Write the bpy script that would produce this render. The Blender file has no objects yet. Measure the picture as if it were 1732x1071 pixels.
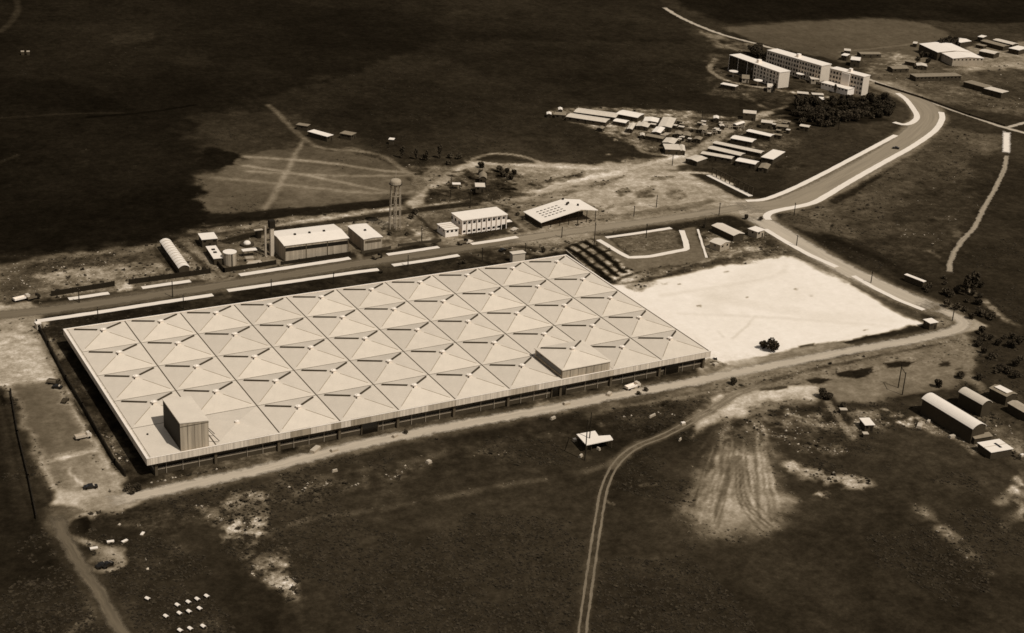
import bpy, math, random
import numpy as np
from mathutils import Vector, Matrix
random.seed(7); rng = np.random.default_rng(7)
R = math.radians
sc = bpy.context.scene
C = bpy.context.scene.collection

# ------------------------------------------------------------------ camera
MOD = 24.0                                   # roof bay of the factory, metres
CAMPOS = Vector((-5.212*MOD, -19.53*MOD, 10.919*MOD+8.0))
YAW, PITCH, ROLL = R(29.7796), R(23.1379), R(3.2200)
FPX = 2570.26                                # focal length in photo pixels (photo 1732 x 1071)
_ca,_sa,_cb,_sb,_cc,_sc = math.cos(YAW),math.sin(YAW),math.cos(PITCH),math.sin(PITCH),math.cos(ROLL),math.sin(ROLL)
FW = Vector((_sa*_cb,_ca*_cb,-_sb)); _r = Vector((_ca,-_sa,0)); _u = _r.cross(FW)
RT = _r*_cc+_u*_sc; UP = _u*_cc-_r*_sc
cam_d = bpy.data.cameras.new('camera'); cam = bpy.data.objects.new('camera', cam_d); C.objects.link(cam)
cam_d.sensor_width = 36; cam_d.lens = FPX/1732*36; cam_d.clip_start = 1; cam_d.clip_end = 30000
mw = Matrix((RT, UP, -FW)).transposed().to_4x4(); mw.translation = CAMPOS
cam.matrix_world = mw
sc.camera = cam

# ------------------------------------------------------------------ light
SUN = Vector((0.34,-1.0,0)).normalized()*math.cos(R(54)); SUN.z = math.sin(R(54))
w = bpy.data.worlds.new('World'); sc.world = w; w.use_nodes = True
nt = w.node_tree; nt.nodes.clear()
sky = nt.nodes.new('ShaderNodeTexSky'); sky.sky_type = 'NISHITA'; sky.sun_disc = False
sky.sun_elevation = R(54); sky.sun_rotation = math.atan2(SUN.x, SUN.y)
hs = nt.nodes.new('ShaderNodeHueSaturation'); hs.inputs['Saturation'].default_value = 0.1
bg = nt.nodes.new('ShaderNodeBackground'); bg.inputs[1].default_value = 0.06
wo = nt.nodes.new('ShaderNodeOutputWorld')
nt.links.new(sky.outputs[0], hs.inputs['Color']); nt.links.new(hs.outputs[0], bg.inputs[0]); nt.links.new(bg.outputs[0], wo.inputs[0])
sd = bpy.data.lights.new('sun','SUN'); sd.energy = 3.6; sd.angle = R(0.5); sd.color = (1.0,0.985,0.96)
so = bpy.data.objects.new('sun', sd); C.objects.link(so); so.rotation_euler = SUN.to_track_quat('Z','Y').to_euler()
sc.view_settings.view_transform = 'Standard'; sc.view_settings.look = 'None'
sc.view_settings.exposure = 0.0; sc.view_settings.gamma = 1.0
sc.render.engine = 'CYCLES'
sc.cycles.filter_width = 1.6
sc.cycles.max_bounces = 5
KEXP = 1.10                                  # radiance of a white level surface in this light

# ------------------------------------------------------------------ helpers
def at(px, py, z=0.0):
    """photo pixel -> point of the place at height z"""
    d = FW*FPX + RT*(px-866) - UP*(py-535.5)
    t = (z-CAMPOS.z)/d.z
    return CAMPOS + d*t
def lin(v):
    v = v/255.0
    return np.where(v<=0.04045, v/12.92, ((np.maximum(v,0)+0.055)/1.055)**2.4)
def tint(t):
    """sepia toned print: grey reflectance -> colour"""
    return (t, t*(0.70+0.185*t**0.6), t*(0.385+0.385*t**0.75))
def alb(v): return float(lin(v))/KEXP
MATS = {}
def mat(name, v, var=0.12, scale=1.0, bump=0.0, rough=0.8, stretch=(1,1,1), var2=0.0, scale2=8.0, metal=0.0, coord='Object'):
    """procedural material; v = grey level of the material in plain daylight"""
    if name in MATS: return MATS[name]
    m = bpy.data.materials.new(name); MATS[name] = m; m.use_nodes = True
    n = m.node_tree.nodes; l = m.node_tree.links
    b = n['Principled BSDF']; b.inputs['Roughness'].default_value = rough; b.inputs['Metallic'].default_value = metal
    if 'Specular IOR Level' in b.inputs: b.inputs['Specular IOR Level'].default_value = 0.5 if rough<.4 else 0.06
    tc = n.new('ShaderNodeTexCoord'); mp = n.new('ShaderNodeMapping'); mp.inputs['Scale'].default_value = stretch
    l.new(tc.outputs[coord], mp.inputs[0])
    a = n.new('ShaderNodeTexNoise'); a.inputs['Scale'].default_value = scale; a.inputs['Detail'].default_value = 6; a.inputs['Roughness'].default_value = 0.65
    l.new(mp.outputs[0], a.inputs['Vector'])
    a2 = n.new('ShaderNodeTexNoise'); a2.inputs['Scale'].default_value = scale2; a2.inputs['Detail'].default_value = 3
    l.new(mp.outputs[0], a2.inputs['Vector'])
    m1 = n.new('ShaderNodeMapRange'); m1.inputs[1].default_value=0.3; m1.inputs[2].default_value=0.7; m1.inputs[3].default_value = 1-var; m1.inputs[4].default_value = 1+var
    m2 = n.new('ShaderNodeMapRange'); m2.inputs[1].default_value=0.3; m2.inputs[2].default_value=0.7; m2.inputs[3].default_value = 1-var2; m2.inputs[4].default_value = 1+var2
    l.new(a.outputs[0], m1.inputs[0]); l.new(a2.outputs[0], m2.inputs[0])
    mu = n.new('ShaderNodeMath'); mu.operation='MULTIPLY'; l.new(m1.outputs[0],mu.inputs[0]); l.new(m2.outputs[0],mu.inputs[1])
    mx = n.new('ShaderNodeVectorMath'); mx.operation='SCALE'; mx.inputs[0].default_value = tint(alb(v)); l.new(mu.outputs[0], mx.inputs['Scale'])
    l.new(mx.outputs[0], b.inputs['Base Color'])
    if bump:
        bp = n.new('ShaderNodeBump'); bp.inputs['Strength'].default_value = bump; bp.inputs['Distance'].default_value = 0.3
        l.new(a2.outputs[0], bp.inputs['Height']); l.new(bp.outputs[0], b.inputs['Normal'])
    return m

class MB:
    """collects shapes, builds one mesh object"""
    def __init__(s): s.v=[]; s.f=[]; s.smooth=False
    def add(s, vs, fs):
        o=len(s.v); s.v += [tuple(p) for p in vs]; s.f += [tuple(i+o for i in f) for f in fs]; return s
    def box(s, x0,x1,y0,y1,z0,z1):
        return s.add([(x0,y0,z0),(x1,y0,z0),(x1,y1,z0),(x0,y1,z0),(x0,y0,z1),(x1,y0,z1),(x1,y1,z1),(x0,y1,z1)],
              [(0,3,2,1),(4,5,6,7),(0,1,5,4),(1,2,6,5),(2,3,7,6),(3,0,4,7)])
    def prism(s, poly, z0, z1):
        """poly: ccw list of (x,y)"""
        n=len(poly); a=0
        for i in range(n): x0,y0=poly[i][:2]; x1,y1=poly[(i+1)%n][:2]; a+=x0*y1-x1*y0
        if a<0: poly=poly[::-1]
        vs=[(p[0],p[1],z0) for p in poly]+[(p[0],p[1],z1) for p in poly]
        fs=[tuple(range(n-1,-1,-1)), tuple(range(n,2*n))]+[(i,(i+1)%n,n+(i+1)%n,n+i) for i in range(n)]
        return s.add(vs,fs)
    def cyl(s, c, r0, z0, z1, n=10, r1=None, cap=True):
        r1=r0 if r1 is None else r1
        vs=[(c[0]+r0*math.cos(2*math.pi*i/n),c[1]+r0*math.sin(2*math.pi*i/n),z0) for i in range(n)]
        vs+=[(c[0]+r1*math.cos(2*math.pi*i/n),c[1]+r1*math.sin(2*math.pi*i/n),z1) for i in range(n)]
        fs=[(i,(i+1)%n,n+(i+1)%n,n+i) for i in range(n)]
        if cap: fs+=[tuple(range(n-1,-1,-1)),tuple(range(n,2*n))]
        return s.add(vs,fs)
    def bar(s, a, b, r):
        a=Vector(a); b=Vector(b); d=(b-a).normalized()
        t=Vector((0,0,1)) if abs(d.z)<0.9 else Vector((1,0,0))
        u=d.cross(t).normalized()*r; v=d.cross(u).normalized()*r
        vs=[p+q for p in (a,b) for q in (u+v,u-v,-u-v,-u+v)]
        return s.add(vs,[(0,1,2,3),(7,6,5,4),(0,4,5,1),(1,5,6,2),(2,6,7,3),(3,7,4,0)])
    def gable(s, x0,x1,y0,y1,z,h,t=0.15, axis='x', pk=0.5):
        """pitched roof slab with its own thickness, ridge along axis"""
        def P(x,y,zz): return (x,y,zz) if axis=='x' else (y,x,zz)
        if axis!='x': x0,x1,y0,y1=y0,y1,x0,x1
        ym=y0+(y1-y0)*pk
        prof=[(y0,z),(ym,z+h),(y1,z),(y1,z+t),(ym,z+h+t),(y0,z+t)]
        vs=[P(x0,a,b) for a,b in prof]+[P(x1,a,b) for a,b in prof]
        fs=[(0,1,4,5),(1,2,3,4),(6,11,10,7),(7,10,9,8)]+[(i,6+i,6+(i+1)%6,(i+1)%6) for i in range(6)]
        return s.add(vs,fs)
    def vault(s, x0,x1,y0,y1,z,h,t=0.15,n=10,axis='x'):
        if axis!='x': x0,x1,y0,y1=y0,y1,x0,x1
        def P(x,y,zz): return (x,y,zz) if axis=='x' else (y,x,zz)
        ys=[y0+(y1-y0)*i/n for i in range(n+1)]; zs=[z+h*math.sin(math.pi*i/n)**0.8 for i in range(n+1)]
        vs=[]
        for x in (x0,x1):
            vs+=[P(x,a,b) for a,b in zip(ys,zs)]+[P(x,a,b+t) for a,b in zip(ys,zs)]
        k=n+1; fs=[]
        for i in range(n):
            fs+=[(i,i+1,2*k+i+1,2*k+i),(k+i,3*k+i,3*k+i+1,k+i+1),(i,k+i,k+i+1,i+1),(2*k+i,2*k+i+1,3*k+i+1,3*k+i)]
        fs+=[(0,2*k,3*k,k),(n,k+n,3*k+n,2*k+n)]
        return s.add(vs,fs)
    def build(s, name, m, parent=None, smooth=False):
        me=bpy.data.meshes.new(name); me.from_pydata([tuple(p) for p in s.v],[],s.f); me.validate(); 
        import bmesh
        bm=bmesh.new(); bm.from_mesh(me); bmesh.ops.recalc_face_normals(bm, faces=bm.faces); bm.to_mesh(me); bm.free()
        if smooth:
            for p in me.polygons: p.use_smooth=True
        o=bpy.data.objects.new(name, me); C.objects.link(o)
        if m: me.materials.append(m)
        if parent: o.parent=parent
        return o
def tag(o, label=None, cat=None, group=None, kind=None):
    if label: o['label']=label
    if cat: o['category']=cat
    if group: o['group']=group
    if kind: o['kind']=kind
    return o
def thing(name, label, cat, loc=(0,0,0), rz=0, group=None):
    o=bpy.data.objects.new(name,None); C.objects.link(o); o.location=loc; o.rotation_euler=(0,0,rz); o.empty_display_size=0.5
    return tag(o,label,cat,group)
def dup(root, loc, rz=0, label=None, group=None, scale=None):
    r=root.copy(); C.objects.link(r); r.location=loc; r.rotation_euler=(0,0,rz)
    if label: r['label']=label
    if group: r['group']=group
    if scale: r.scale=scale
    for ch in list(root.children):
        c=ch.copy(); C.objects.link(c); c.parent=r
        for g in list(ch.children):
            d=g.copy(); C.objects.link(d); d.parent=c
    return r

# ------------------------------------------------------------------ ground tone map (reflectance of soil, sand and scrub, laid out on the ground)
def axis_pts(segs):
    out=[segs[0][0]]
    for a,b,s in segs:
        n=max(1,int(round((b-a)/s))); out+=list(a+(b-a)*(i+1)/n for i in range(n))
    return np.array(out)
XS=axis_pts([(-9000,-2000,1000),(-2000,-500,250),(-500,-140,40),(-140,-90,5),(-90,300,1.0),(300,560,1.6),(560,1150,3.2),(1150,1500,25),(1500,3000,250),(3000,9000,1000)])
YS=axis_pts([(-9000,-2000,1000),(-2000,-500,250),(-500,-230,30),(-230,30,1.0),(30,250,1.3),(250,470,2.2),(470,880,4.5),(880,1200,30),(1200,3000,250),(3000,12000,1000)])
GX,GY=np.meshgrid(XS,YS); NY,NX=GX.shape
PX=GX.ravel(); PY=GY.ravel()
def vnoise(x,y,s,seed):
    x=x/s+seed*17.31; y=y/s-seed*9.77
    xi=np.floor(x).astype(np.int64); yi=np.floor(y).astype(np.int64); fx=x-xi; fy=y-yi
    fx=fx*fx*(3-2*fx); fy=fy*fy*(3-2*fy)
    def h(a,b):
        n=(a*374761393+b*668265263+seed*974634777)&0xffffffff
        n=((n^(n>>13))*1274126177)&0xffffffff
        return ((n^(n>>16))&0xffff)/65535.0
    return (h(xi,yi)*(1-fx)+h(xi+1,yi)*fx)*(1-fy)+(h(xi,yi+1)*(1-fx)+h(xi+1,yi+1)*fx)*fy-0.5
def fbm(x,y,s,seed,o=4):
    r=0;a=1.0
    for k in range(o): r=r+a*vnoise(x,y,s/2**k,seed+k*7); a*=0.55
    return r
N1=fbm(PX,PY,14,1,4); N2=fbm(PX,PY,70,2,4); N3=fbm(PX,PY,5,3,3); N4=fbm(PX,PY,2.4,5,2)
V=np.full(PX.shape,46.0); SP=np.full(PX.shape,0.30)      # grey level, speckle
RM=np.zeros(PX.shape,bool)
V+=N2*10
TW=[(fbm(PX,PY,9,11,3)), (fbm(PX,PY,9,12,3))]
def P2(pts): return np.array([at(*p)[:2] for p in pts])
def smooth_pts(pts,n=6,closed=False):
    pts=np.array(pts,float); 
    if len(pts)<3: return pts
    out=[]; L=len(pts)
    rngi=range(L) if closed else range(L-1)
    for i in rngi:
        p0=pts[(i-1)%L] if closed or i>0 else pts[i]; p1=pts[i]; p2=pts[(i+1)%L]; p3=pts[(i+2)%L] if closed or i+2<L else pts[min(i+1,L-1)]
        for k in range(n):
            t=k/n; out.append(0.5*((2*p1)+(-p0+p2)*t+(2*p0-5*p1+4*p2-p3)*t*t+(-p0+3*p1-3*p2+p3)*t**3))
    if not closed: out.append(pts[-1])
    return np.array(out)
def segdist(x,y,a,b):
    d=b-a; L=d@d+1e-9; t=np.clip(((x-a[0])*d[0]+(y-a[1])*d[1])/L,0,1)
    return np.hypot(x-a[0]-t*d[0], y-a[1]-t*d[1])
def blend(idx,a,v,sp,mode='mix'):
    V[idx]=V[idx]*(1-a)+v*a
    if sp is not None: SP[idx]=SP[idx]*(1-a)+sp*a
def area(v,pts,soft=4,warp=4,a=1.0,sp=None,smooth=False,patch=0,world=False):
    P=np.array(pts,float) if world else P2(pts)
    if smooth: P=smooth_pts(P,4,True)
    m=soft+warp+2
    idx=np.where((PX>P[:,0].min()-m)&(PX<P[:,0].max()+m)&(PY>P[:,1].min()-m)&(PY<P[:,1].max()+m))[0]
    if not len(idx): return
    x=PX[idx]+TW[0][idx]*warp*1.6; y=PY[idx]+TW[1][idx]*warp*1.6
    d=np.full(x.shape,1e9); ins=np.zeros(x.shape,bool)
    for i in range(len(P)):
        p=P[i]; q=P[(i+1)%len(P)]
        d=np.minimum(d,segdist(x,y,p,q))
        c=((p[1]>y)!=(q[1]>y)); xx=(q[0]-p[0])*(y-p[1])/(q[1]-p[1]+1e-12)+p[0]
        ins^=c&(x<xx)
    s=np.where(ins,d,-d); al=np.clip(s/max(soft,0.1)+0.5,0,1); al=al*al*(3-2*al)*a
    if patch: al=al*np.clip(0.72+patch*(N1[idx]*1.3+N3[idx]*0.9+N4[idx]*.5),0,1)
    blend(idx,al,v,sp)
def line(v,pts,wd,soft=1.5,a=1.0,sp=None,warp=0.6,smooth=True,world=False,patch=0):
    P=np.array(pts,float) if world else P2(pts)
    if smooth: P=smooth_pts(P,5)
    m=wd/2+soft+warp*2
    for i in range(0,len(P)-1):
        pass
    idx=np.where((PX>P[:,0].min()-m)&(PX<P[:,0].max()+m)&(PY>P[:,1].min()-m)&(PY<P[:,1].max()+m))[0]
    if not len(idx): return
    x=PX[idx]+TW[0][idx]*warp*1.6; y=PY[idx]+TW[1][idx]*warp*1.6
    d=np.full(x.shape,1e9)
    for i in range(len(P)-1): d=np.minimum(d,segdist(x,y,P[i],P[i+1]))
    al=np.clip((wd/2-d)/max(soft,0.1)+0.5,0,1); al=al*al*(3-2*al)*a
    if patch: al=al*np.clip(0.72+patch*(N1[idx]*1.3+N3[idx]*0.9+N4[idx]*.5),0,1)
    blend(idx,al,v,sp)

#@@GROUND@@
exec_ground = True
# --- large fields
area(30,[(-300,-250),(700,-250),(760,60),(640,110),(430,170),(300,200),(330,330),(330,385),(150,420),(-200,440)],20,14,.9)
area(22,[(-100,120),(130,140),(330,240),(345,385),(190,415),(-100,440)],10,8,.8)
area(33,[(0,190),(200,185),(330,175),(340,200),(330,300),(200,330),(0,330)],20,10,.5)
area(42,[(780,70),(1180,75),(1230,110),(1180,160),(1100,175),(800,150)],14,8,.7)
area(30,[(700,-60),(1120,0),(1150,30),(1180,72),(780,68),(700,50)],12,8,.7)
area(26,[(1120,-80),(1900,-60),(1800,40),(1600,38),(1480,28),(1230,40),(1150,10)],8,4,.95)
area(84,[(1222,48),(1330,38),(1480,30),(1560,38),(1620,60),(1620,90),(1500,120),(1440,108),(1290,75)],6,4,.95,.15)
area(52,[(1600,45),(1732,38),(1800,80),(1732,100),(1620,90)],6,4,.9)
area(44,[(700,150),(900,140),(1100,160),(1200,170),(1250,200),(1000,190),(930,210),(1060,230),(1080,255),(960,270),(880,265),(760,240),(700,235)],8,6,.8)
area(54,[(780,232),(880,228),(1000,225),(1080,250),(960,280),(900,265),(800,258)],8,5,.4,patch=1.0)
# light meadow left of centre
area(62,[(315,200),(400,190),(480,190),(530,205),(680,275),(600,290),(420,265),(405,262),(370,240)],10,6,.9)
area(90,[(345,300),(370,290),(412,262),(500,245),(600,260),(690,285),(705,330),(600,352),(450,362),(345,380),(335,340)],6,6,.95,.18)
area(108,[(375,280),(415,268),(700,300),(690,330),(500,330),(360,300)],12,8,.5)
area(24,[(350,250),(370,250),(408,262),(395,278),(352,290),(330,280)],2,2,.95)
for pts,wd,v in [([(415,265),(550,275),(640,288),(700,292)],4,150),([(412,280),(480,290),(560,305),(660,325)],3.5,150),([(420,290),(560,297),(690,297)],3.5,140),
                 ([(360,300),(480,312),(600,325),(690,326)],4,135),([(515,235),(500,258),(470,320),(440,365)],3,140),([(455,178),(515,235),(545,250),(640,262),(700,300)],4,125),
                 ([(560,262),(590,250),(620,258)],2.5,110)]:
    line(v,pts,wd,3,.75)
line(46,[(0,200),(130,192),(250,190),(340,178)],3,2,.8)
line(60,[(0,55),(20,35),(30,15),(28,0)],5,3,.7); line(46,[(0,275),(30,262)],3,2,.8)
area(45,[(180,60),(260,55),(260,68),(200,78)],5,4,.7); area(40,[(300,85),(360,80),(360,110),(300,110)],10,5,.6)
line(12,[(150,198),(250,190),(330,178)],4,3,.8)
# band north of the avenue
area(116,[(-60,455),(30,442),(265,410),(330,400),(360,385),(450,372),(660,350),(800,335),(860,352),(780,400),(600,425),(470,450),(370,470),(200,495),(-60,520)],4,3,.95,.4)
area(62,[(0,462),(60,442),(200,424),(265,420),(270,440),(200,448),(60,465)],5,4,.8,.5,patch=1.2)
area(140,[(35,470),(120,455),(230,445),(290,440),(300,458),(200,470),(120,480),(50,485)],6,5,.8,.4,patch=1.2)
area(60,[(0,475),(50,468),(80,480),(30,500),(0,502)],4,3,.7,.5,patch=1)
area(38,[(268,420),(285,440),(302,460),(296,464),(262,432),(262,412)],2,1,.7)
area(26,[(330,380),(450,372),(660,350),(660,338),(450,355),(340,365)],3,2,.9)
line(150,[(445,385),(525,372),(600,362),(657,354)],3.5,1.5,.9); line(170,[(700,352),(745,345),(795,338)],3,1.2,.9)
line(34,[(385,408),(450,392),(530,380),(660,362),(700,356),(800,345)],7,2,.85)
line(48,[(290,412),(340,400),(450,385)],5,3,.8,patch=1)
line(120,[(330,392),(380,388),(445,382)],7,3,.8,patch=1)
area(140,[(700,300),(760,280),(800,270),(880,275),(980,280),(1080,268),(1150,262),(1180,270),(1160,300),(1240,330),(1250,345),(1100,372),(900,400),(880,390),(860,350),(800,330),(700,345)],5,4,.9,.35)
area(95,[(690,270),(780,262),(820,280),(760,300),(700,320)],6,5,.8,.6,patch=1.3)
# village / camp ground
area(122,[(925,185),(1000,180),(1150,188),(1250,200),(1340,200),(1350,250),(1320,285),(1180,275),(1100,255),(1000,215),(940,200)],5,4,.85,.7)
area(66,[(1170,196),(1340,210),(1360,290),(1250,285),(1215,255),(1180,262)],5,3,.75,.5)
area(60,[(1060,212),(1180,215),(1200,240),(1130,262),(1080,240)],4,4,.6,.9,patch=1.4)
rv=random.Random(8)
for k in range(60):
    x=rv.uniform(1010,1330); y=rv.uniform(190,285); l_=rv.uniform(2,9); area(rv.choice([40,50,140,165,180]),[(x-l_,y-1),(x+l_,y+rv.uniform(-1,2)),(x+l_,y+2.4),(x-l_,y+2)],1.0,1.5,.75)
line(160,[(1160,265),(1195,245),(1240,215),(1260,205),(1300,190)],8,3,.85,.3)
line(150,[(1075,235),(1085,255),(1120,262),(1160,262)],4,2,.7)
# sand between camp and avenue
area(168,[(850,330),(960,300),(1060,285),(1120,270),(1160,262),(1190,268),(1160,290),(1200,310),(1240,335),(1215,348),(1120,355),(1040,365),(1010,350),(960,335),(890,345)],5,4,.9,.25)
line(195,[(860,330),(960,308),(1040,293),(1090,278),(1160,262)],5,2,.85)
line(180,[(700,345),(760,300),(800,278),(850,275),(1000,283),(1060,280)],9,4,.8,.25)
area(46,[(845,325),(880,312),(930,305),(990,288),(985,300),(900,322),(860,332)],3,3,.8,.7,patch=1.5)
area(60,[(860,345),(960,318),(1050,298),(1040,312),(900,345)],4,3,.7,.6,patch=1)
area(52,[(720,320),(850,320),(900,330),(800,342),(720,345)],4,3,.8,.6)
area(38,[(765,290),(800,282),(860,288),(900,300),(860,320),(800,322),(740,318)],3,3,.85,.8,patch=1.6)
area(36,[(802,272),(812,263),(850,262),(910,275),(850,278)],2,2,.85)
line(160,[(800,270),(830,260),(880,264),(930,280)],3,1.5,.7)
area(42,[(700,270),(775,264),(788,274),(760,282),(700,280)],2,2,.9)
area(50,[(1130,288),(1200,270),(1330,268),(1400,280),(1430,300),(1340,325),(1290,330),(1240,300),(1200,288)],4,3,.9)
area(62,[(1130,288),(1190,275),(1300,280),(1180,285)],3,2,.7)
line(200,[(1150,292),(1200,294),(1235,312)],4,2,.8)
line(165,[(1160,295),(1210,320),(1250,340)],6,3,.8)
for q in [[(1040,325),(1060,318),(1080,325),(1050,333)],[(1080,320),(1110,312),(1100,335),(1075,335)],[(1100,300),(1140,298),(1140,303),(1100,306)],[(1120,325),(1150,320),(1170,335),(1130,340)],[(1020,350),(1040,347),(1040,352),(1022,354)],[(1050,345),(1075,342),(1078,347),(1050,351)]]:
    area(85,q,1.5,2,.75,.6,patch=1.3)
line(95,[(1110,358),(1170,350),(1200,340)],5,3,.8); line(100,[(1000,372),(1100,356),(1180,343)],4,2,.6)
# surroundings of the barracks and apartments
area(74,[(1200,90),(1300,100),(1420,130),(1490,160),(1460,180),(1330,180),(1200,160)],6,4,.6,.7)
area(26,[(1320,190),(1350,170),(1420,165),(1500,165),(1520,190),(1490,210),(1420,225),(1350,215)],5,4,.95)
area(58,[(1340,215),(1500,205),(1520,225),(1400,290),(1330,320),(1340,260)],6,4,.9)
area(60,[(1500,165),(1535,180),(1545,205),(1520,212),(1495,200)],3,2,.8)
line(150,[(1212,100),(1200,118),(1235,138),(1300,150),(1400,165)],4,2,.8); line(135,[(1260,160),(1300,185),(1330,180)],4,2,.7,patch=1)
line(120,[(1285,200),(1335,195)],2.5,1.5,.7)
line(44,[(1270,178),(1290,170),(1320,178),(1290,186)],6,2,.7)
area(88,[(1480,150),(1620,180),(1800,210),(1800,100),(1620,80),(1500,110),(1420,90)],8,5,.8,.4)
area(140,[(1600,100),(1650,75),(1800,70),(1800,150),(1720,110),(1640,125)],6,4,.8,.35)
area(150,[(1670,108),(1732,100),(1800,120),(1732,118)],4,2,.8)
line(140,[(1600,118),(1650,115),(1720,112),(1800,140)],5,2,.7)
line(110,[(1420,88),(1500,80),(1560,72)],3,2,.7); area(118,[(1420,95),(1520,85),(1560,105),(1480,125),(1430,112)],4,4,.6,.7,patch=1.4)
area(84,[(1480,135),(1560,140),(1640,150),(1700,165),(1640,175),(1560,160)],5,4,.6,.5,patch=1.2)
area(48,[(1640,120),(1720,122),(1800,160),(1800,190),(1700,165)],5,4,.6)
# right hand slopes
area(78,[(1590,215),(1700,230),(1680,320),(1620,420),(1500,430),(1430,400),(1340,360),(1390,340),(1520,265)],8,6,.9,.35)
area(98,[(1310,370),(1400,345),(1455,400),(1440,412),(1380,395)],4,3,.75)
area(56,[(1560,300),(1690,280),(1640,400),(1560,440),(1480,410)],14,8,.8,.4)
area(46,[(1650,260),(1900,250),(1900,700),(1640,600),(1600,480),(1620,420)],10,6,.9)
area(48,[(1460,400),(1520,400),(1600,470),(1560,500),(1500,470)],8,6,.5,.5,patch=1)
line(44,[(1390,395),(1450,410),(1500,440),(1580,480)],4,3,.8)
line(28,[(1400,400),(1500,445),(1560,490)],6,3,.6)
area(120,[(1565,425),(1580,416),(1600,425),(1585,435)],2,2,.8,patch=1); area(90,[(1605,385),(1625,387),(1625,400),(1612,402)],2,2,.8,patch=1)
line(60,[(1535,262),(1480,300),(1420,330),(1360,350)],5,3,.6)
line(150,[(1640,492),(1665,510),(1700,540),(1722,552)],4,2,.8,patch=1)
line(45,[(1615,455),(1700,455)],2,1.5,.7)
# lanes and plots north of the avenue
line(128,[(862,362),(885,382),(905,398)],5,2,.8,.25); line(50,[(690,352),(715,375),(748,408)],2.5,1.5,.8); line(150,[(675,385),(700,395),(725,410)],6,4,.6,.6,patch=1)
area(145,[(640,395),(690,390),(740,400),(735,412),(660,420)],4,4,.7,.55,patch=1); area(140,[(595,385),(640,375),(660,372),(655,384)],3,3,.6,.4)
area(42,[(648,385),(690,385),(695,400),(660,404)],3,3,.8,.5,patch=.8); area(46,[(868,370),(890,362),(905,378),(915,392),(895,390)],2.5,3,.7,.6,patch=1)
line(56,[(300,412),(335,440),(372,470)],3,1.5,.8); line(128,[(320,412),(350,440),(378,468)],2,1.2,.8); line(50,[(330,408),(362,432),(378,446)],5,2,.7)
area(150,[(340,455),(365,462),(380,470),(400,462),(385,480),(350,478)],3,3,.75,.4); area(120,[(600,425),(615,428),(612,442),(600,440)],2,2,.8)
area(74,[(362,486),(382,483),(412,508),(390,512)],1.5,1,.9); area(60,[(638,452),(662,448),(690,462),(662,468)],1.5,1,.9)
area(150,[(745,398),(790,400),(798,412),(745,418)],3,3,.7,.4); area(135,[(850,385),(880,382),(900,396),(870,400)],3,3,.7,.5,patch=.8)
area(90,[(0,506),(60,500),(110,506),(60,514),(0,516)],3,3,.7,.6,patch=1); area(150,[(195,482),(218,478),(232,492),(200,496)],2,2,.8,.5)
line(84,[(60,500),(240,474),(355,458)],4,3,.5,.5,patch=1)
# surroundings of the factory
area(40,[(75,545),(115,540),(960,425),(990,440),(1230,600),(1230,640),(240,830),(200,800)],2,2,.9,.5)
area(48,[(62,545),(365,500),(640,465),(800,440),(820,450),(108,556),(250,810),(205,800)],2,1.5,.9,.45)
area(70,[(330,505),(385,500),(420,508),(360,520)],3,2,.6,.5,patch=1)
area(100,[(770,436),(890,415),(960,405),(965,425),(870,445),(780,455)],3,3,.8,.6,patch=1.4)
area(155,[(880,412),(960,400),(1000,395),(985,408),(930,420)],3,2,.7)
area(32,[(895,438),(940,425),(945,430),(900,446)],1.5,1,.8)
area(110,[(945,405),(1010,400),(1080,460),(1130,455),(1300,420),(1290,400),(1180,440),(1130,460),(1075,475),(1050,480),(990,450)],4,3,.9,.5)
area(128,[(960,405),(1000,400),(1085,470),(1060,480),(1040,475),(985,445)],2,1.5,.85,.5)
for k in range(4):   # foundation trenches
    x0=962+k*14.5; y0=420-k*5.5
    line(18,[(x0,y0),(x0+34,y0+24),(x0+66,y0+52)],3.4,1.4,.98,warp=1.1)
for k in range(7):
    x0=958+k*13; y0=420+k*9.5
    line(20,[(x0,y0),(x0+24,y0-9),(x0+46,y0-17)],2.2,1.2,.9,warp=1.0,patch=.4)
area(232,[(1020,478),(1060,482),(1100,474),(1200,453),(1300,433),(1338,431),(1430,474),(1558,547),(1510,560),(1420,579),(1280,603),(1235,612),(1195,625),(1160,600),(1080,540)],2.5,2.0,1,.025)
area(222,[(1180,575),(1215,600),(1260,598),(1300,612),(1260,640),(1200,652),(1180,650),(1190,630)],5,4,.85,.08)
line(205,[(1300,440),(1250,480),(1200,520)],12,10,.25); line(200,[(1200,500),(1350,530),(1500,540)],10,8,.2)
area(218,[(1250,450),(1330,455),(1400,500),(1300,520),(1200,500)],25,8,.2)
for q in [(1063,700),(1180,517),(1340,488),(1210,650)]:
    pass
for (x,y,l_) in [(1181,518,4),(1263,503,2),(1346,489,3),(1371,500,2),(1464,558,3),(1228,460,3),(1150,480,3)]: area(120,[(x-l_,y-.8),(x+l_,y-1.2),(x+l_,y+1),(x-l_,y+1)],.8,.6,.9)
line(205,[(1280,535),(1262,552),(1240,572)],1.2,1,.6); line(208,[(1215,560),(1225,570)],1.2,1,.6); line(212,[(1120,500),(1300,470),(1330,450)],3,3,.5); line(214,[(1150,530),(1350,540),(1500,552)],3,3,.5)
line(95,[(1335,425),(1425,468),(1440,475)],3,1.5,.9)
area(85,[(1060,480),(1140,465),(1290,420),(1340,420),(1335,432),(1200,452),(1130,470)],2.5,4,.8,.6,patch=1.4)
area(66,[(1340,395),(1428,455),(1425,470),(1320,420),(1290,400)],2.5,1.5,.9)
area(72,[(1435,466),(1560,530),(1558,545),(1530,538),(1425,472)],2.5,1.5,.9)
area(92,[(1188,392),(1220,375),(1290,380),(1300,400),(1290,425),(1200,440)],3,3,.8,.7,patch=1.4)
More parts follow.
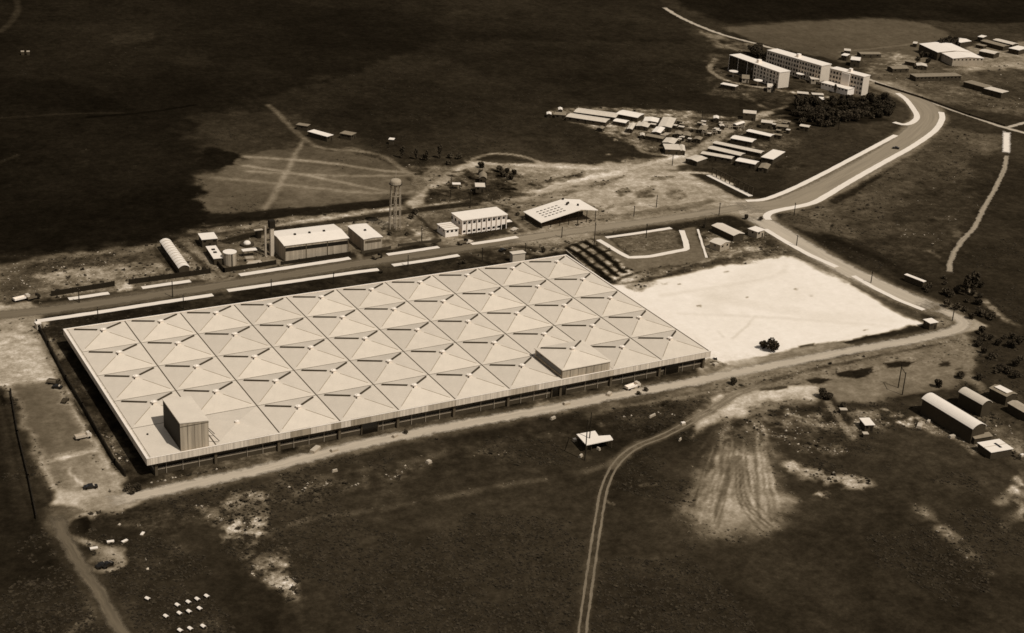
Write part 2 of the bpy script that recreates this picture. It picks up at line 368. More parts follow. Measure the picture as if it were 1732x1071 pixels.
area(125,[(1560,545),(1600,540),(1615,545),(1600,555),(1570,562)],2,2,.8,.5)
area(34,[(1420,578),(1545,553),(1560,558),(1450,585)],1.2,1,1)
area(30,[(1352,586),(1380,582),(1378,588),(1355,590)],1,1,.9)
area(165,[(1230,612),(1420,580),(1450,585),(1380,600),(1250,625)],2,2,.8,.15)
# plaza on the left
area(150,[(-60,520),(50,515),(75,545),(70,560),(110,640),(160,730),(210,800),(245,845),(215,862),(150,870),(100,858),(80,820),(45,740),(15,665),(-60,640)],4,3,1,.3)
area(172,[(-20,540),(40,535),(70,570),(95,640),(40,648),(-20,655)],10,6,.6)
area(96,[(22,655),(85,648),(115,690),(155,755),(80,778),(50,720)],3,3,.85,.15)
area(128,[(78,785),(150,770),(190,820),(120,830),(88,815)],4,3,.6,.2)
line(205,[(0,652),(40,646),(85,640)],2.5,1.5,.8); line(205,[(72,782),(110,775),(160,762)],2.5,1.5,.8)
line(205,[(70,775),(90,825)],1.8,1.2,.9); line(190,[(118,680),(150,735),(185,790)],1.6,1.2,.9)
line(200,[(120,792),(118,800),(140,820)],1.2,1,.7)
area(185,[(90,830),(130,838),(200,838),(240,840),(215,860),(150,866),(105,858)],4,3,.7,.2)
area(50,[(100,640),(130,648),(185,738),(240,820),(215,820),(180,770)],2.5,2,.85,.5)
line(88,[(85,600),(110,650),(150,715),(200,790)],5,2,.6,patch=1.4)
line(22,[(66,550),(100,620),(140,690),(195,780),(212,800)],1.8,1,.95,warp=.2)
line(150,[(110,655),(130,680),(160,720),(205,795)],1.2,1,.7,warp=.3)
area(95,[(60,565),(95,590),(80,600),(66,595)],2,2,.7,patch=1)
line(60,[(40,650),(60,740),(90,830)],10,6,.35,patch=1)
area(36,[(-60,660),(5,665),(20,700),(45,790),(62,870),(55,900),(-60,900)],4,3,.9)
line(16,[(3,670),(18,735),(35,810),(60,890)],1.5,1,.9,warp=.3); line(62,[(10,690),(25,760),(40,830),(55,880)],7,5,.5)
area(185,[(-60,515),(45,515),(60,540),(-60,560)],6,4,.7)
# strip south of the factory
area(70,[(240,800),(700,705),(1200,605),(1240,618),(1200,640),(700,735),(300,830),(220,835)],2,2,.8,.6,patch=1.2)
area(34,[(205,815),(240,805),(262,820),(225,835),(205,830)],2,2,.8)
area(130,[(560,760),(590,738),(625,740),(660,760),(600,770)],3,3,.7,.3); area(160,[(905,685),(930,678),(965,695),(915,702)],1.5,1.5,.8,.2)
line(112,[(270,830),(400,802),(560,765),(700,735),(900,695),(1100,655)],6,5,.35,.5,patch=1)
# band beyond the road, right
area(122,[(1000,690),(1150,665),(1260,635),(1450,600),(1640,560),(1650,600),(1640,640),(1600,650),(1540,660),(1480,680),(1400,680),(1330,690),(1250,700),(1200,720),(1100,720),(1000,710)],5,4,.85,.3)
area(100,[(1340,655),(1560,620),(1640,610),(1640,650),(1500,680),(1400,680)],6,4,.7,.15)
area(198,[(1205,680),(1280,650),(1380,655),(1375,672),(1260,690),(1200,720),(1165,735)],5,4,.8,.25)
area(205,[(1300,655),(1375,655),(1370,668),(1310,666)],3,3,.8,.15)
area(46,[(1090,685),(1130,680),(1195,675),(1200,690),(1185,710),(1140,735),(1100,742),(1060,730),(1000,720),(1010,705)],4,4,.9,.5)
area(44,[(1000,705),(960,715),(1010,720),(1060,735),(1040,750),(960,760),(900,750),(870,735)],6,5,.7,.4)
line(64,[(1110,690),(1260,655),(1420,615),(1620,575)],3,2,.7,.5); line(150,[(1240,640),(1400,612),(1600,575)],4,2,.6)
line(52,[(1110,675),(1200,660),(1250,645)],2.5,2,.6,patch=1)
for q,v in [([(1365,643),(1385,639),(1410,642),(1390,649),(1370,649)],30),([(1415,633),(1430,628),(1480,621),(1478,630),(1450,640),(1420,638)],28),([(1495,614),(1515,610),(1545,613),(1535,622),(1505,623)],28),([(1280,655),(1330,652),(1330,658),(1285,661)],50),([(1330,650),(1355,648),(1350,652)],50),([(1585,615),(1605,612),(1606,620),(1588,621)],34),([(1615,625),(1635,622),(1637,637),(1617,640)],22)]:
    area(v,q,1,1,.95)
line(170,[(1500,612),(1520,606),(1545,606)],2,1,.7); line(135,[(1620,560),(1632,600),(1640,640)],5,3,.5)
line(30,[(1525,677),(1570,668),(1640,655)],5,2,.85,patch=1)
line(135,[(1540,640),(1640,625)],3,2,.6); line(120,[(1630,640),(1655,650),(1665,665)],5,3,.7)
# bottom right scrub
area(52,[(1180,730),(1300,720),(1500,690),(1560,680),(1900,800),(1900,1300),(1100,1300),(1040,900)],12,8,.8)
area(54,[(440,800),(900,730),(1040,780),(1000,1100),(420,1200),(500,960)],12,8,.8)
area(110,[(1230,710),(1290,700),(1345,690),(1370,720),(1340,740),(1260,735),(1200,745)],6,5,.7,.6,patch=1.2)
area(38,[(1380,672),(1405,670),(1425,700),(1430,725),(1390,735),(1345,715)],3,2,.9)
line(150,[(1400,680),(1420,710),(1440,740)],3,2,.7)
area(135,[(1340,700),(1480,690),(1500,715),(1430,740),(1400,745)],5,5,.5,.8,patch=1.6)
area(90,[(1320,720),(1420,730),(1440,760),(1400,790),(1340,770)],6,6,.6,.7,patch=1.3)
area(140,[(1318,775),(1340,775),(1380,795),(1440,800),(1478,825),(1460,835),(1400,820),(1365,815)],3,4,.85,.5,patch=1.6)
area(125,[(1380,838),(1400,825),(1425,840),(1400,845)],2,3,.8,.5,patch=1.5)
line(88,[(1555,860),(1590,890),(1630,925),(1665,968)],7,5,.7,patch=1); line(120,[(1690,850),(1715,830),(1730,800)],4,3,.7,patch=1.4)
line(96,[(1700,890),(1730,860)],4,3,.7,patch=1.4)
area(125,[(1500,690),(1560,705),(1660,760),(1640,765),(1560,725),(1520,712)],3,3,.7,.9,patch=1.7)
area(60,[(1580,660),(1732,660),(1760,800),(1700,775),(1600,700)],4,3,.6,.4)
area(92,[(1650,690),(1700,720),(1732,735),(1732,770),(1700,760),(1660,720)],4,3,.7,.5,patch=1)
# the graded fan with its plough-like streaks
area(96,[(1205,752),(1295,745),(1318,790),(1335,850),(1330,885),(1290,912),(1245,918),(1190,908),(1166,882),(1170,820),(1186,785)],13,5,.85,.3)
area(150,[(1218,762),(1285,758),(1300,800),(1320,860),(1308,886),(1270,898),(1212,894),(1184,868),(1194,810)],18,5,.85,.25)
area(165,[(1230,770),(1276,768),(1290,820),(1312,868),(1288,890),(1238,882),(1218,830)],18,5,.5,.2)
area(112,[(1205,705),(1330,690),(1320,720),(1290,742),(1225,742)],10,6,.5,.5,patch=1)
rs=random.Random(3)
for k in range(110):
    t=rs.random(); x0=1208+t*90+rs.uniform(-8,8); y0=735+rs.uniform(-20,70); x1=1172+t*150+rs.uniform(-8,8); y1=min(y0+rs.uniform(40,130),905-abs(t-.5)*50)
    xm=(x0*.55+x1*.45)+rs.uniform(-4,3); ym=(y0+y1)/2
    line(rs.choice([60,70,80,175,185,190]),[(x0,y0),(xm,ym),(x1,y1)],rs.uniform(.5,1.2),1.0,rs.uniform(.2,.5),warp=.5)
for o in (0,8,15,27):
    line(60,[(1245+o*.6,772),(1246+o*.9,830),(1262+o*1.2,868),(1290+o*1.1,900-o*.6)],.8,1,.6,warp=.25)
# bottom left patches
area(165,[(335,862),(395,855),(400,838),(445,836),(450,865),(440,885),(460,905),(475,935),(420,930),(410,955),(395,930),(375,900),(350,890)],3,5,1,.6,patch=1.1)
area(150,[(425,950),(460,940),(500,960),(502,1000),(470,1015),(440,1000),(425,975)],4,5,.95,.65,patch=1.2)
area(76,[(460,1000),(505,990),(500,1045),(480,1040)],4,4,.6,patch=1.3)
line(86,[(460,900),(520,880),(640,862),(780,835),(1000,795),(1040,775)],3,2.5,.65,patch=.6)
line(84,[(480,815),(600,800),(720,775),(800,755),(960,730),(1080,705)],4,3,.65,patch=1)
area(88,[(500,825),(540,815),(640,800),(830,760),(860,765),(780,785),(560,840),(510,845)],5,4,.6,.6,patch=1.4)
area(60,[(250,870),(420,835),(520,845),(440,870),(300,900),(250,900)],6,5,.6,.6,patch=1.2)
area(64,[(150,840),(260,850),(340,870),(300,900),(240,910),(160,880)],5,4,.7,.7,patch=1.2)
area(22,[(105,892),(130,878),(148,876),(150,900),(120,905)],2,2,.9)
area(78,[(250,940),(285,945),(275,970),(240,975)],3,4,.7,.5,patch=1.4); area(70,[(300,920),(340,920),(335,945),(300,940)],3,4,.6,patch=1.4)
area(40,[(180,960),(330,930),(420,990),(400,1071),(230,1071)],16,8,.6); area(38,[(-100,880),(70,880),(180,1100),(-100,1200)],8,6,.8)
area(70,[(330,1050),(365,1048),(378,1071),(340,1071)],2,2,.7)
line(78,[(115,1071),(150,1050),(155,1030),(150,1020)],3,2,.8)
area(142,[(160,935),(185,925),(205,935),(208,955),(170,965),(150,955)],2,3,.7)
line(155,[(105,905),(135,915),(165,925),(195,940)],4,2,.8); line(140,[(120,880),(90,890),(110,868),(150,872)],6,3,.7)
area(150,[(85,862),(120,865),(115,890),(105,905),(80,900)],4,3,.8,.3)
line(70,[(230,870),(235,895)],1.5,1,.5); line(70,[(200,855),(215,890)],1.5,1,.5)
line(90,[(1085,822),(1107,820)],2,1,.8); line(110,[(1028,848),(1040,854)],1,.8,.8)
area(34,[(1398,340),(1440,318),(1485,292),(1492,298),(1450,325),(1412,347)],1.5,1.5,.85)
area(120,[(176,730),(192,732),(206,765),(192,768)],2,2,.8,.5); area(105,[(150,700),(165,705),(175,722),(160,722)],2,2,.6,.5)
area(190,[(84,826),(130,832),(200,836),(262,828),(275,838),(225,858),(150,868),(100,858)],3,2.5,.95,.2)
area(22,[(108,893),(122,880),(150,873),(152,884),(128,905),(116,905)],1.2,1.2,.95); area(28,[(118,906),(150,912),(162,930),(140,928),(122,916)],1.5,1.5,.85)
line(165,[(108,893),(118,880),(138,872),(165,868)],2.2,1.2,.85,warp=.3); line(165,[(100,902),(125,910),(150,918),(180,930),(205,945),(206,956),(175,966),(150,962)],2.6,1.4,.9,warp=.3)
area(150,[(165,948),(200,940),(208,955),(180,966),(165,962)],1.5,1.5,.8); area(26,[(168,955),(190,952),(192,961),(170,963)],1,1,.9)
area(175,[(1325,778),(1345,778),(1385,796),(1438,802),(1475,824),(1462,832),(1400,816),(1368,812)],2,4,.8,.4,patch=1.4)
area(175,[(1385,838),(1402,828),(1420,838),(1400,845)],1.5,3,.8,.4,patch=1)
line(125,[(1560,865),(1590,892),(1628,925),(1662,965)],5.5,4,.75,.5,patch=1.2); area(165,[(1712,845),(1722,800),(1732,800),(1732,880),(1718,880)],2,4,.8,.5,patch=1.3)
line(160,[(1590,705),(1630,735),(1680,765)],5,2.5,.7,.8,patch=1.6)
area(150,[(1490,688),(1530,690),(1580,715),(1570,728),(1530,712)],2.5,3,.7,.8,patch=1.6)
area(96,[(1055,486),(1080,478),(1130,474),(1128,480),(1085,488),(1068,496)],2,3,.8,.5,patch=1.2)
area(120,[(1330,428),(1352,432),(1440,476),(1430,480),(1340,436)],1.5,2.5,.7,.4,patch=1)
area(84,[(190,735),(205,740),(235,800),(222,800)],2,2,.7,.5,patch=.8); area(74,[(120,620),(132,625),(160,680),(148,676)],2,2,.7,.5,patch=.8)
# general mottling
V+= V*(0.24*N1+0.18*N3+0.2*N4+0.25*N2)*(2.6*SP)
FARN=fbm(PX,PY*0.6,160,71,5); V*=1+0.30*FARN*np.clip((V-12)/20,0.3,1)*(V<110)
rough_=np.clip((SP-.28)*3,0,1.2)*(V>55)*(V<190)
NB=fbm(PX,PY,7,61,4); NS=fbm(PX*0.45+PY*0.2,PY,10,63,3)
V*=1+rough_*(0.55*NB+0.35*NS)
V-=rough_*np.clip(fbm(PX,PY,11,65,3)-.28,0,1)*150
V=np.clip(V,10,245)

#@@ROADS@@ : list of ribbons (name, label, grey, width m, photo points)
def worn(m, wd, edge=1.2, ln=100):
    m=m.copy(); m.name=m.name+'_worn_%d'%int(wd*10)
    n=m.node_tree.nodes; l=m.node_tree.links
    def M(op,a,b,c=None):
        x=n.new('ShaderNodeMath'); x.operation=op
        for k,v in enumerate((a,b)):
            if isinstance(v,(int,float)): x.inputs[k].default_value=v
            else: l.new(v,x.inputs[k])
        return x.outputs[0]
    tc=n.new('ShaderNodeTexCoord'); sp=n.new('ShaderNodeSeparateXYZ'); l.new(tc.outputs['UV'],sp.inputs[0])
    d=M('SUBTRACT',wd/2,M('ABSOLUTE',M('SUBTRACT',sp.outputs[0],wd/2),0))
    a=n.new('ShaderNodeTexNoise'); a.inputs['Scale'].default_value=.35; a.inputs['Detail'].default_value=5; a.inputs['Roughness'].default_value=.7; l.new(tc.outputs['Object'],a.inputs['Vector'])
    e=M('DIVIDE',M('MINIMUM',sp.outputs[1],M('SUBTRACT',ln,sp.outputs[1])),max(3.0,wd*.7))
    x=M('ADD',M('MINIMUM',M('DIVIDE',d,edge),e),M('MULTIPLY',M('SUBTRACT',a.outputs[0],.62),2.4))
    c=n.new('ShaderNodeClamp'); l.new(x,c.inputs[0]); l.new(c.outputs[0], n['Principled BSDF'].inputs['Alpha'])
    return m
def ribbon(name, label, m, pts, wd, z, thick=0.0, jit=0.0, smooth=True, world=False, nsub=8, v_sh=None):
    P=np.array(pts,float) if world else P2(pts)
    if smooth: P=smooth_pts(P,nsub)
    # resample
    seg=np.hypot(*np.diff(P,axis=0).T); s=np.r_[0,np.cumsum(seg)]; n=max(2,int(s[-1]/ (3.0 if jit else 6.0))+1)
    t=np.linspace(0,s[-1],n); P=np.c_[np.interp(t,s,P[:,0]),np.interp(t,s,P[:,1])]
    d=np.gradient(P,axis=0); d/= np.hypot(d[:,0],d[:,1])[:,None]+1e-9; nn=np.c_[-d[:,1],d[:,0]]
    hw=np.full(n,wd/2.0); j1=j2=0
    if jit: j1=(rng.random(n)-.5)*jit; j2=(rng.random(n)-.5)*jit
    A=P+nn*(hw+j1)[:,None]; B=P-nn*(hw+j2)[:,None]
    mk=np.where((PX>P[:,0].min()-wd)&(PX<P[:,0].max()+wd)&(PY>P[:,1].min()-wd)&(PY<P[:,1].max()+wd))[0]
    if len(mk):
        dm=np.full(len(mk),1e9)
        for i in range(n-1): dm=np.minimum(dm,segdist(PX[mk],PY[mk],P[i],P[i+1]))
        RM[mk]|=dm<wd/2+.6
    mb=MB(); vs=[]
    for i in range(n): vs+=[(A[i][0],A[i][1],z),(B[i][0],B[i][1],z)]
    fs=[(2*i,2*i+1,2*i+3,2*i+2) for i in range(n-1)]
    if thick:
        k=2*n
        vs+=[(x,y,0.0) for x,y,_ in vs[:k]]
        fs+=[(2*i,2*i+2,k+2*i+2,k+2*i) for i in range(n-1)]+[(2*i+1,k+2*i+1,k+2*i+3,2*i+3) for i in range(n-1)]+[(0,k,k+1,1),(k-2,k-1,2*k-1,2*k-2)]
    mb.add(vs,fs)
    o=mb.build(name,m if thick else worn(m,wd,min(2.2,wd*.22),float(s[-1]))); o['kind']='structure'
    if not thick and wd>4 and v_sh: line(v_sh,[tuple(q) for q in P],wd+3.5,5,.55,.3,warp=1.2,smooth=False,world=True)
    if label: o['label']=label
    # uv for streaks
    me=o.data; uv=me.uv_layers.new(name='UVMap')
    for p in me.polygons:
        for li in p.loop_indices:
            vi=me.loops[li].vertex_index%(2*n); uv.data[li].uv=((vi%2)*wd, t[vi//2])
    return o
m_road=mat('road_earth',116,.10,.5,.2,.9,(1.0,.05,1),.10,1.0,coord='UV')
m_road2=mat('road_pale',178,.10,.5,.2,.9,(1.0,.04,1),.09,1.1,coord='UV')
m_road3=mat('road_dark',92,.12,.5,.2,.9,(1.0,.05,1),.10,1.0,coord='UV')
m_roadbl=mat('road_soft',98,.14,.5,.2,.9,(1.0,.06,1),.14,1.0,coord='UV')
m_walk=mat('concrete_walk',226,.05,.2,.05,.85,(1,.2,1),.05,1.5,coord='UV')
m_nero=mat('asphalt_dusty',142,.10,.4,.1,.85,(1.0,.03,1),.12,.9,coord='UV')
m_asph=mat('asphalt',112,.12,.4,.1,.85,(1.4,.04,1),.10,1.2,coord='UV')
def walk(pts,wd,label,smooth=False,z=.14): return ribbon('pavement',label,m_walk,pts,wd,z,thick=1,smooth=smooth,jit=.25)
ribbon('road','grey avenue running behind the factory',m_asph,[(-60,538),(60,527),(200,508),(420,476),(600,447),(750,425),(860,407),(930,397)],11.5,.04,jit=.5,v_sh=125)
ribbon('road','paler east end of the avenue reaching the junction',m_nero,[(850,409),(950,394),(1050,381),(1150,367),(1225,355),(1270,346)],11.5,.05,jit=.5,v_sh=160)
ribbon('road','grey road climbing to the apartment blocks',m_nero,[(1235,353),(1285,350),(1330,345),(1400,315),(1460,283),(1520,248),(1560,215),(1572,195),(1562,178),(1530,160),(1490,143)],21,.06,jit=.5,v_sh=170)
ribbon('road','pale earth road slanting along the east of the yard',m_road2,[(1262,360),(1300,380),(1360,417),(1430,456),(1500,489),(1560,514),(1595,526)],16,.052,jit=.8,v_sh=150)
ribbon('road','pale earth road in front of the factory',m_road2,[(170,852),(235,838),(310,822),(450,792),(600,754),(760,722),(900,697),(1050,668),(1150,650),(1250,630),(1400,600),(1500,583),(1570,570),(1610,560),(1628,550),(1622,538),(1600,528),(1575,519)],9.5,.046,jit=1.0,v_sh=110)
area(165,[(1600,525),(1640,538),(1675,552),(1640,560),(1600,568),(1618,550)],2,1.5,.9,.2)
ribbon('road','dirt road leaving the bottom left corner',m_roadbl,[(95,868),(105,900),(130,945),(165,1000),(190,1040),(215,1085),(240,1130)],6.4,.04,jit=1.2,v_sh=62)
ribbon('road','far pale road running past the apartment blocks',m_road2,[(1122,12),(1160,34),(1220,58),(1300,80),(1400,112),(1480,138),(1560,168),(1640,196),(1700,216),(1790,240)],6,.045,jit=1.2)
area(150,[(1180,50),(1230,62),(1290,78),(1270,90),(1210,80)],5,4,.7,.5,patch=1.2)
m_track=mat('track_earth',120,.15,.6,.2,.9,(1,.06,1),.12,1.2,coord='UV')
TR=[(978,1130),(985,1071),(993,1010),(1003,940),(1012,880),(1022,828),(1040,788),(1072,758),(1120,738),(1165,715),(1200,695),(1250,665),(1300,650)]
Tw=smooth_pts(P2(TR),8); 
dd=np.gradient(Tw,axis=0); dd/=np.hypot(dd[:,0],dd[:,1])[:,None]; nnn=np.c_[-dd[:,1],dd[:,0]]
for s_ in (-1,1): ribbon('wheel_track','pale wheel rut of the track crossing the dark field',m_track,Tw+nnn*1.15*s_,1.25,.03,jit=.35,smooth=False,world=True)
line(112,TR[6:],5,2.5,.6,.3)
line(104,[tuple(p) for p in Tw],4.2,1.5,.25,world=True,smooth=False)
m_track2=mat('track_pale',150,.12,.6,.2,.9,(1,.06,1),.12,1.2,coord='UV')
ribbon('track','pale winding track down the right slope',m_track2,[(1703,262),(1697,290),(1680,325),(1665,350),(1648,385),(1632,402),(1615,425),(1607,445),(1607,462)],4.0,.03,jit=.8)
ribbon('concrete_ramp','bright straight ramp below the far road',m_walk,[(1702.5,222),(1702,260)],6.5,.06,jit=.2,smooth=False)
ribbon('road','short dirt branch at the right end of the far road',m_road2,[(1700,217),(1732,208),(1790,196)],5,.035,jit=.8)
# pavements
walk([(60,544),(160,529.5),(260,514),(360,499)],3.2,'long pale pavement between avenue and factory, west piece')
walk([(385,492),(500,475.5),(600,461),(640,456)],3.2,'pale pavement between avenue and factory, middle piece')
walk([(664,449),(720,441),(776,432)],3.0,'pale pavement between avenue and factory, east piece')
walk([(116,506),(150,501),(184,496)],3.0,'short pavement before the walled plot on the far left')
walk([(240,487),(290,480),(322,475.5)],3.0,'pavement before the long barrel shed')
walk([(405,465.5),(480,454),(592,437)],3.4,'pavement before the large flat roofed hall')
walk([(655,431),(700,424.5),(742,418)],3.0,'pavement before the water tower plot')
walk([(797,413),(840,407),(875,401)],3.0,'pavement before the white office block')
walk([(1262,340),(1290,338),(1315,330),(1350,315),(1400,290),(1470,253),(1515,229)],3.4,'pavement on the upper side of the climbing road',True)
walk([(1300,372),(1297,365),(1312,357),(1370,345),(1400,330),(1440,306),(1500,272),(1545,247),(1580,222),(1593,203),(1592,190)],4.0,'pavement on the lower side of the climbing road',True)
walk([(1518,158),(1532,168),(1545,185),(1551,197),(1545,206),(1530,211),(1512,207)],4.0,'curved pavement round the wooded corner',True)
walk([(1294,388),(1330,410),(1370,432),(1415,452)],3.4,'bright pavement on the near side of the slanting road, upper piece')
walk([(1443,467),(1480,488),(1520,508),(1562,524.5)],3.0,'bright pavement on the near side of the slanting road, lower piece')
walk([(1012,406),(1030,417),(1050,429),(1064,436),(1100,434),(1130,428),(1162,422),(1160,410),(1153,390)],3.0,'pavement bent round the grass island')
walk([(1025,402),(1070,396),(1135,386)],2.6,'pavement on the avenue side of the grass island')
walk([(1180,388),(1187,410),(1195,436)],1.2,'thin kerb beside the side street',z=.12)
area(112,[(1000,400),(1020,398),(1060,430),(1165,418),(1150,388),(1175,385),(1195,440),(1130,450),(1075,460),(1050,445)],2,1.5,.9,.2)
area(98,[(1032,405),(1130,388),(1150,392),(1155,418),(1065,430)],2,1.5,.95,.5)
line(48,[(1148,392),(1151,412)],3,1.5,.8,patch=1)
area(150,[(890,408),(1000,394),(1010,402),(960,412)],3,2,.7,.3)
area(195,[(1230,340),(1290,335),(1310,350),(1300,372),(1265,365),(1240,360)],6,4,.5,.2)

# the ground sheet
def make_ground():
    n=len(PX); me=bpy.data.meshes.new('ground')
    me.vertices.add(n); co=np.zeros((n,3)); co[:,0]=PX; co[:,1]=PY; me.vertices.foreach_set('co',co.ravel())
    i=np.arange(NY-1)[:,None]*NX+np.arange(NX-1)[None,:]; i=i.ravel()
    q=np.stack([i,i+1,i+1+NX,i+NX],1).ravel()
    me.loops.add(len(q)); me.loops.foreach_set('vertex_index',q.astype(np.int32))
    me.polygons.add(len(i)); me.polygons.foreach_set('loop_start',(np.arange(len(i))*4).astype(np.int32)); me.polygons.foreach_set('loop_total',np.full(len(i),4,np.int32))
    me.update(); me.validate()
    a=me.attributes.new('soil','FLOAT','POINT'); a.data.foreach_set('value',(lin(V)/KEXP).astype(np.float32))
    b=me.attributes.new('grit','FLOAT','POINT'); b.data.foreach_set('value',SP.astype(np.float32))
    o=bpy.data.objects.new('ground',me); C.objects.link(o); o['kind']='structure'
    m=bpy.data.materials.new('soil_and_scrub'); m.use_nodes=True; N=m.node_tree.nodes; L=m.node_tree.links
    bs=N['Principled BSDF']; bs.inputs['Roughness'].default_value=.95; bs.inputs['Specular IOR Level'].default_value=0.0
    at1=N.new('ShaderNodeAttribute'); at1.attribute_name='soil'; at2=N.new('ShaderNodeAttribute'); at2.attribute_name='grit'
    tc=N.new('ShaderNodeTexCoord')
    def noise(scale,det,rough=.6):
        x=N.new('ShaderNodeTexNoise'); x.inputs['Scale'].default_value=scale; x.inputs['Detail'].default_value=det; x.inputs['Roughness'].default_value=rough
        L.new(tc.outputs['Object'],x.inputs['Vector']); return x
    n1=noise(.55,6,.85); n2=noise(.2,6,.7)
    def math_(op,a,b):
        x=N.new('ShaderNodeMath'); x.operation=op
        for k,v in enumerate((a,b)):
            if isinstance(v,(int,float)): x.inputs[k].default_value=v
            else: L.new(v,x.inputs[k])
        return x.outputs[0]
    f=math_('ADD',math_('SUBTRACT',n1.outputs[0],.5),math_('MULTIPLY',math_('SUBTRACT',n2.outputs[0],.5),.8))
    f=math_('MULTIPLY',f,math_('ADD',math_('MULTIPLY',at2.outputs['Fac'],7.0),.08))
    f=math_('POWER',2.718,f)
    t=math_('MULTIPLY',at1.outputs['Fac'],f)
    t=math_('MINIMUM',t,.82)
    g=math_('MULTIPLY',t,math_('ADD',.70,math_('MULTIPLY',math_('POWER',t,.6),.185))); bl=math_('MULTIPLY',t,math_('ADD',.385,math_('MULTIPLY',math_('POWER',t,.75),.385)))
    cb=N.new('ShaderNodeCombineColor'); L.new(t,cb.inputs[0]); L.new(g,cb.inputs[1]); L.new(bl,cb.inputs[2]); L.new(cb.outputs[0],bs.inputs['Base Color'])
    bp=N.new('ShaderNodeBump'); bp.inputs['Distance'].default_value=.5; L.new(math_('MULTIPLY',at2.outputs['Fac'],.8),bp.inputs['Strength']); L.new(n1.outputs[0],bp.inputs['Height']); L.new(bp.outputs[0],bs.inputs['Normal'])
    me.materials.append(m)
make_ground()
#@@OBJECTS@@
# ------------------------------------------------------------------ materials of buildings
m_roofw=mat('roof_sheet_light',208,.06,.16,.0,.7,(1,1,1),var2=.03,scale2=1.6)
def per_object(m,amt):
    n=m.node_tree.nodes; l=m.node_tree.links; b=n['Principled BSDF']; src=b.inputs['Base Color'].links[0].from_socket
    oi=n.new('ShaderNodeObjectInfo'); mr=n.new('ShaderNodeMapRange'); mr.inputs[3].default_value=1-amt; mr.inputs[4].default_value=1+amt; l.new(oi.outputs['Random'],mr.inputs[0])
    x=n.new('ShaderNodeVectorMath'); x.operation='SCALE'; l.new(src,x.inputs[0]); l.new(mr.outputs[0],x.inputs['Scale']); l.new(x.outputs[0],b.inputs['Base Color'])
per_object(m_roofw,.05)
m_roofb=mat('roof_sheet_bright',232,.04,.3,.0,.7,var2=.04,scale2=2.5)
m_roofg=mat('roof_sheet_grey',165,.10,.3,.1,.8,var2=.10,scale2=2)
m_para=mat('ribbed_cladding',200,.10,.35,.15,.7,(1,1,.02),.30,1.3)
m_para2=mat('ribbed_cladding_dark',148,.10,.35,.15,.7,(1,1,.02),.30,1.3)
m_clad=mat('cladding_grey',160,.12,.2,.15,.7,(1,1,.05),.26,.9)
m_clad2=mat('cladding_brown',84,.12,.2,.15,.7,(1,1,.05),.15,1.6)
m_glass=mat('dark_glazing',22,.2,.5,.0,.25)
m_dark=mat('dark_steel',40,.15,.5,.0,.6)
m_steel=mat('pale_steel',170,.10,.5,.0,.5)
m_white=mat('white_render',238,.05,.5,.0,.8,var2=.04,scale2=3)
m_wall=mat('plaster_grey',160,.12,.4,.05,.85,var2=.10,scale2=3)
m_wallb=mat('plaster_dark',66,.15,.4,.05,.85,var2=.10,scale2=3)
m_conc=mat('raw_concrete',185,.10,.3,.05,.85,var2=.08,scale2=2)
m_gutter=mat('gutter_dark',82,.10,.3,.0,.8)  # even dark colour of the gutter strips
m_ridge=mat('ridge_glass',70,.10,.3,.0,.6)
m_seam=mat('hip_seam',158,.10,.3,.0,.8)
m_wood=mat('weathered_wood',110,.2,.5,.1,.9)
m_pole=mat('tarred_pole',46,.2,.5,.0,.9)
m_leaf=mat('leaves_dark',60,.55,.7,.0,.9,var2=.35,scale2=2)
m_leaf2=mat('leaves_mid',76,.55,.7,.0,.9,var2=.35,scale2=2)
m_bark=mat('bark',60,.2,1,.1,.9)
m_tin=mat('corrugated_tin',205,.12,.5,.1,.6,(1,1,1),.12,3)
m_tind=mat('corrugated_tin_dull',135,.15,.5,.1,.7,(1,1,1),.15,3)
m_car=mat('car_paint_dark',26,.1,.5,.0,.3)
m_carl=mat('car_paint_light',200,.05,.5,.0,.3)
m_tyre=mat('tyre',18,.1,.5,.0,.9)

# ------------------------------------------------------------------ factory
H=8.0
F=thing('factory_building','huge flat factory whose pale roof is a grid of fifty low pyramids','factory',(0,0,0))
W_,D_=240.0,120.0
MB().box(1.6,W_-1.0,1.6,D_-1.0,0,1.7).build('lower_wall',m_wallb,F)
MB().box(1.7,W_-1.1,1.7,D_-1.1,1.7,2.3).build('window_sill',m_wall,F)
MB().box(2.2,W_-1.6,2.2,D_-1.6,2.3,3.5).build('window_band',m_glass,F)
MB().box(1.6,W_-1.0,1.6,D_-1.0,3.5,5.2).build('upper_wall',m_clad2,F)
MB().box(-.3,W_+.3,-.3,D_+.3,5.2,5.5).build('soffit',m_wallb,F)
# parapet: ribbed fascia, one panel per half bay with its own tone
pm=[m_para,m_para2]
rp=random.Random(5)
def fascia(x0,x1,y0,y1,mt): return MB().box(x0,x1,y0,y1,5.5,8.15).build('parapet_panel',mt,F)
darkset={(2,0),(3,1),(4,0),(1,1)}
x=-1.4
segs=[(-1.4,12),(12,24),(24,36),(36,44),(44,52),(52,60),(60,68),(68,72),(72,76),(76,84),(84,96),(96,108),(108,120),(120,132),(132,144),(144,156),(156,168),(168,180),(180,192),(192,204),(204,216),(216,228),(228,240.6)]
m_para3=mat('ribbed_cladding_mid',176,.10,.35,.15,.7,(1,1,.02),.30,1.3)
seq=[0,0,0,2,0,1,0,1,0,1,2,0,2,0,0,2,0,0,2,0,0,0,0]
for (a,b_),s_ in zip(segs,seq): fascia(a+.01,b_-.01,-.75,0,(m_para,m_para2,m_para3)[s_])
for k in range(5):
    fascia(-1.4,0,k*24+.0 if k else .01,k*24+23.98,m_para); fascia(W_,W_+.6,k*24+.01,k*24+23.98,m_para)
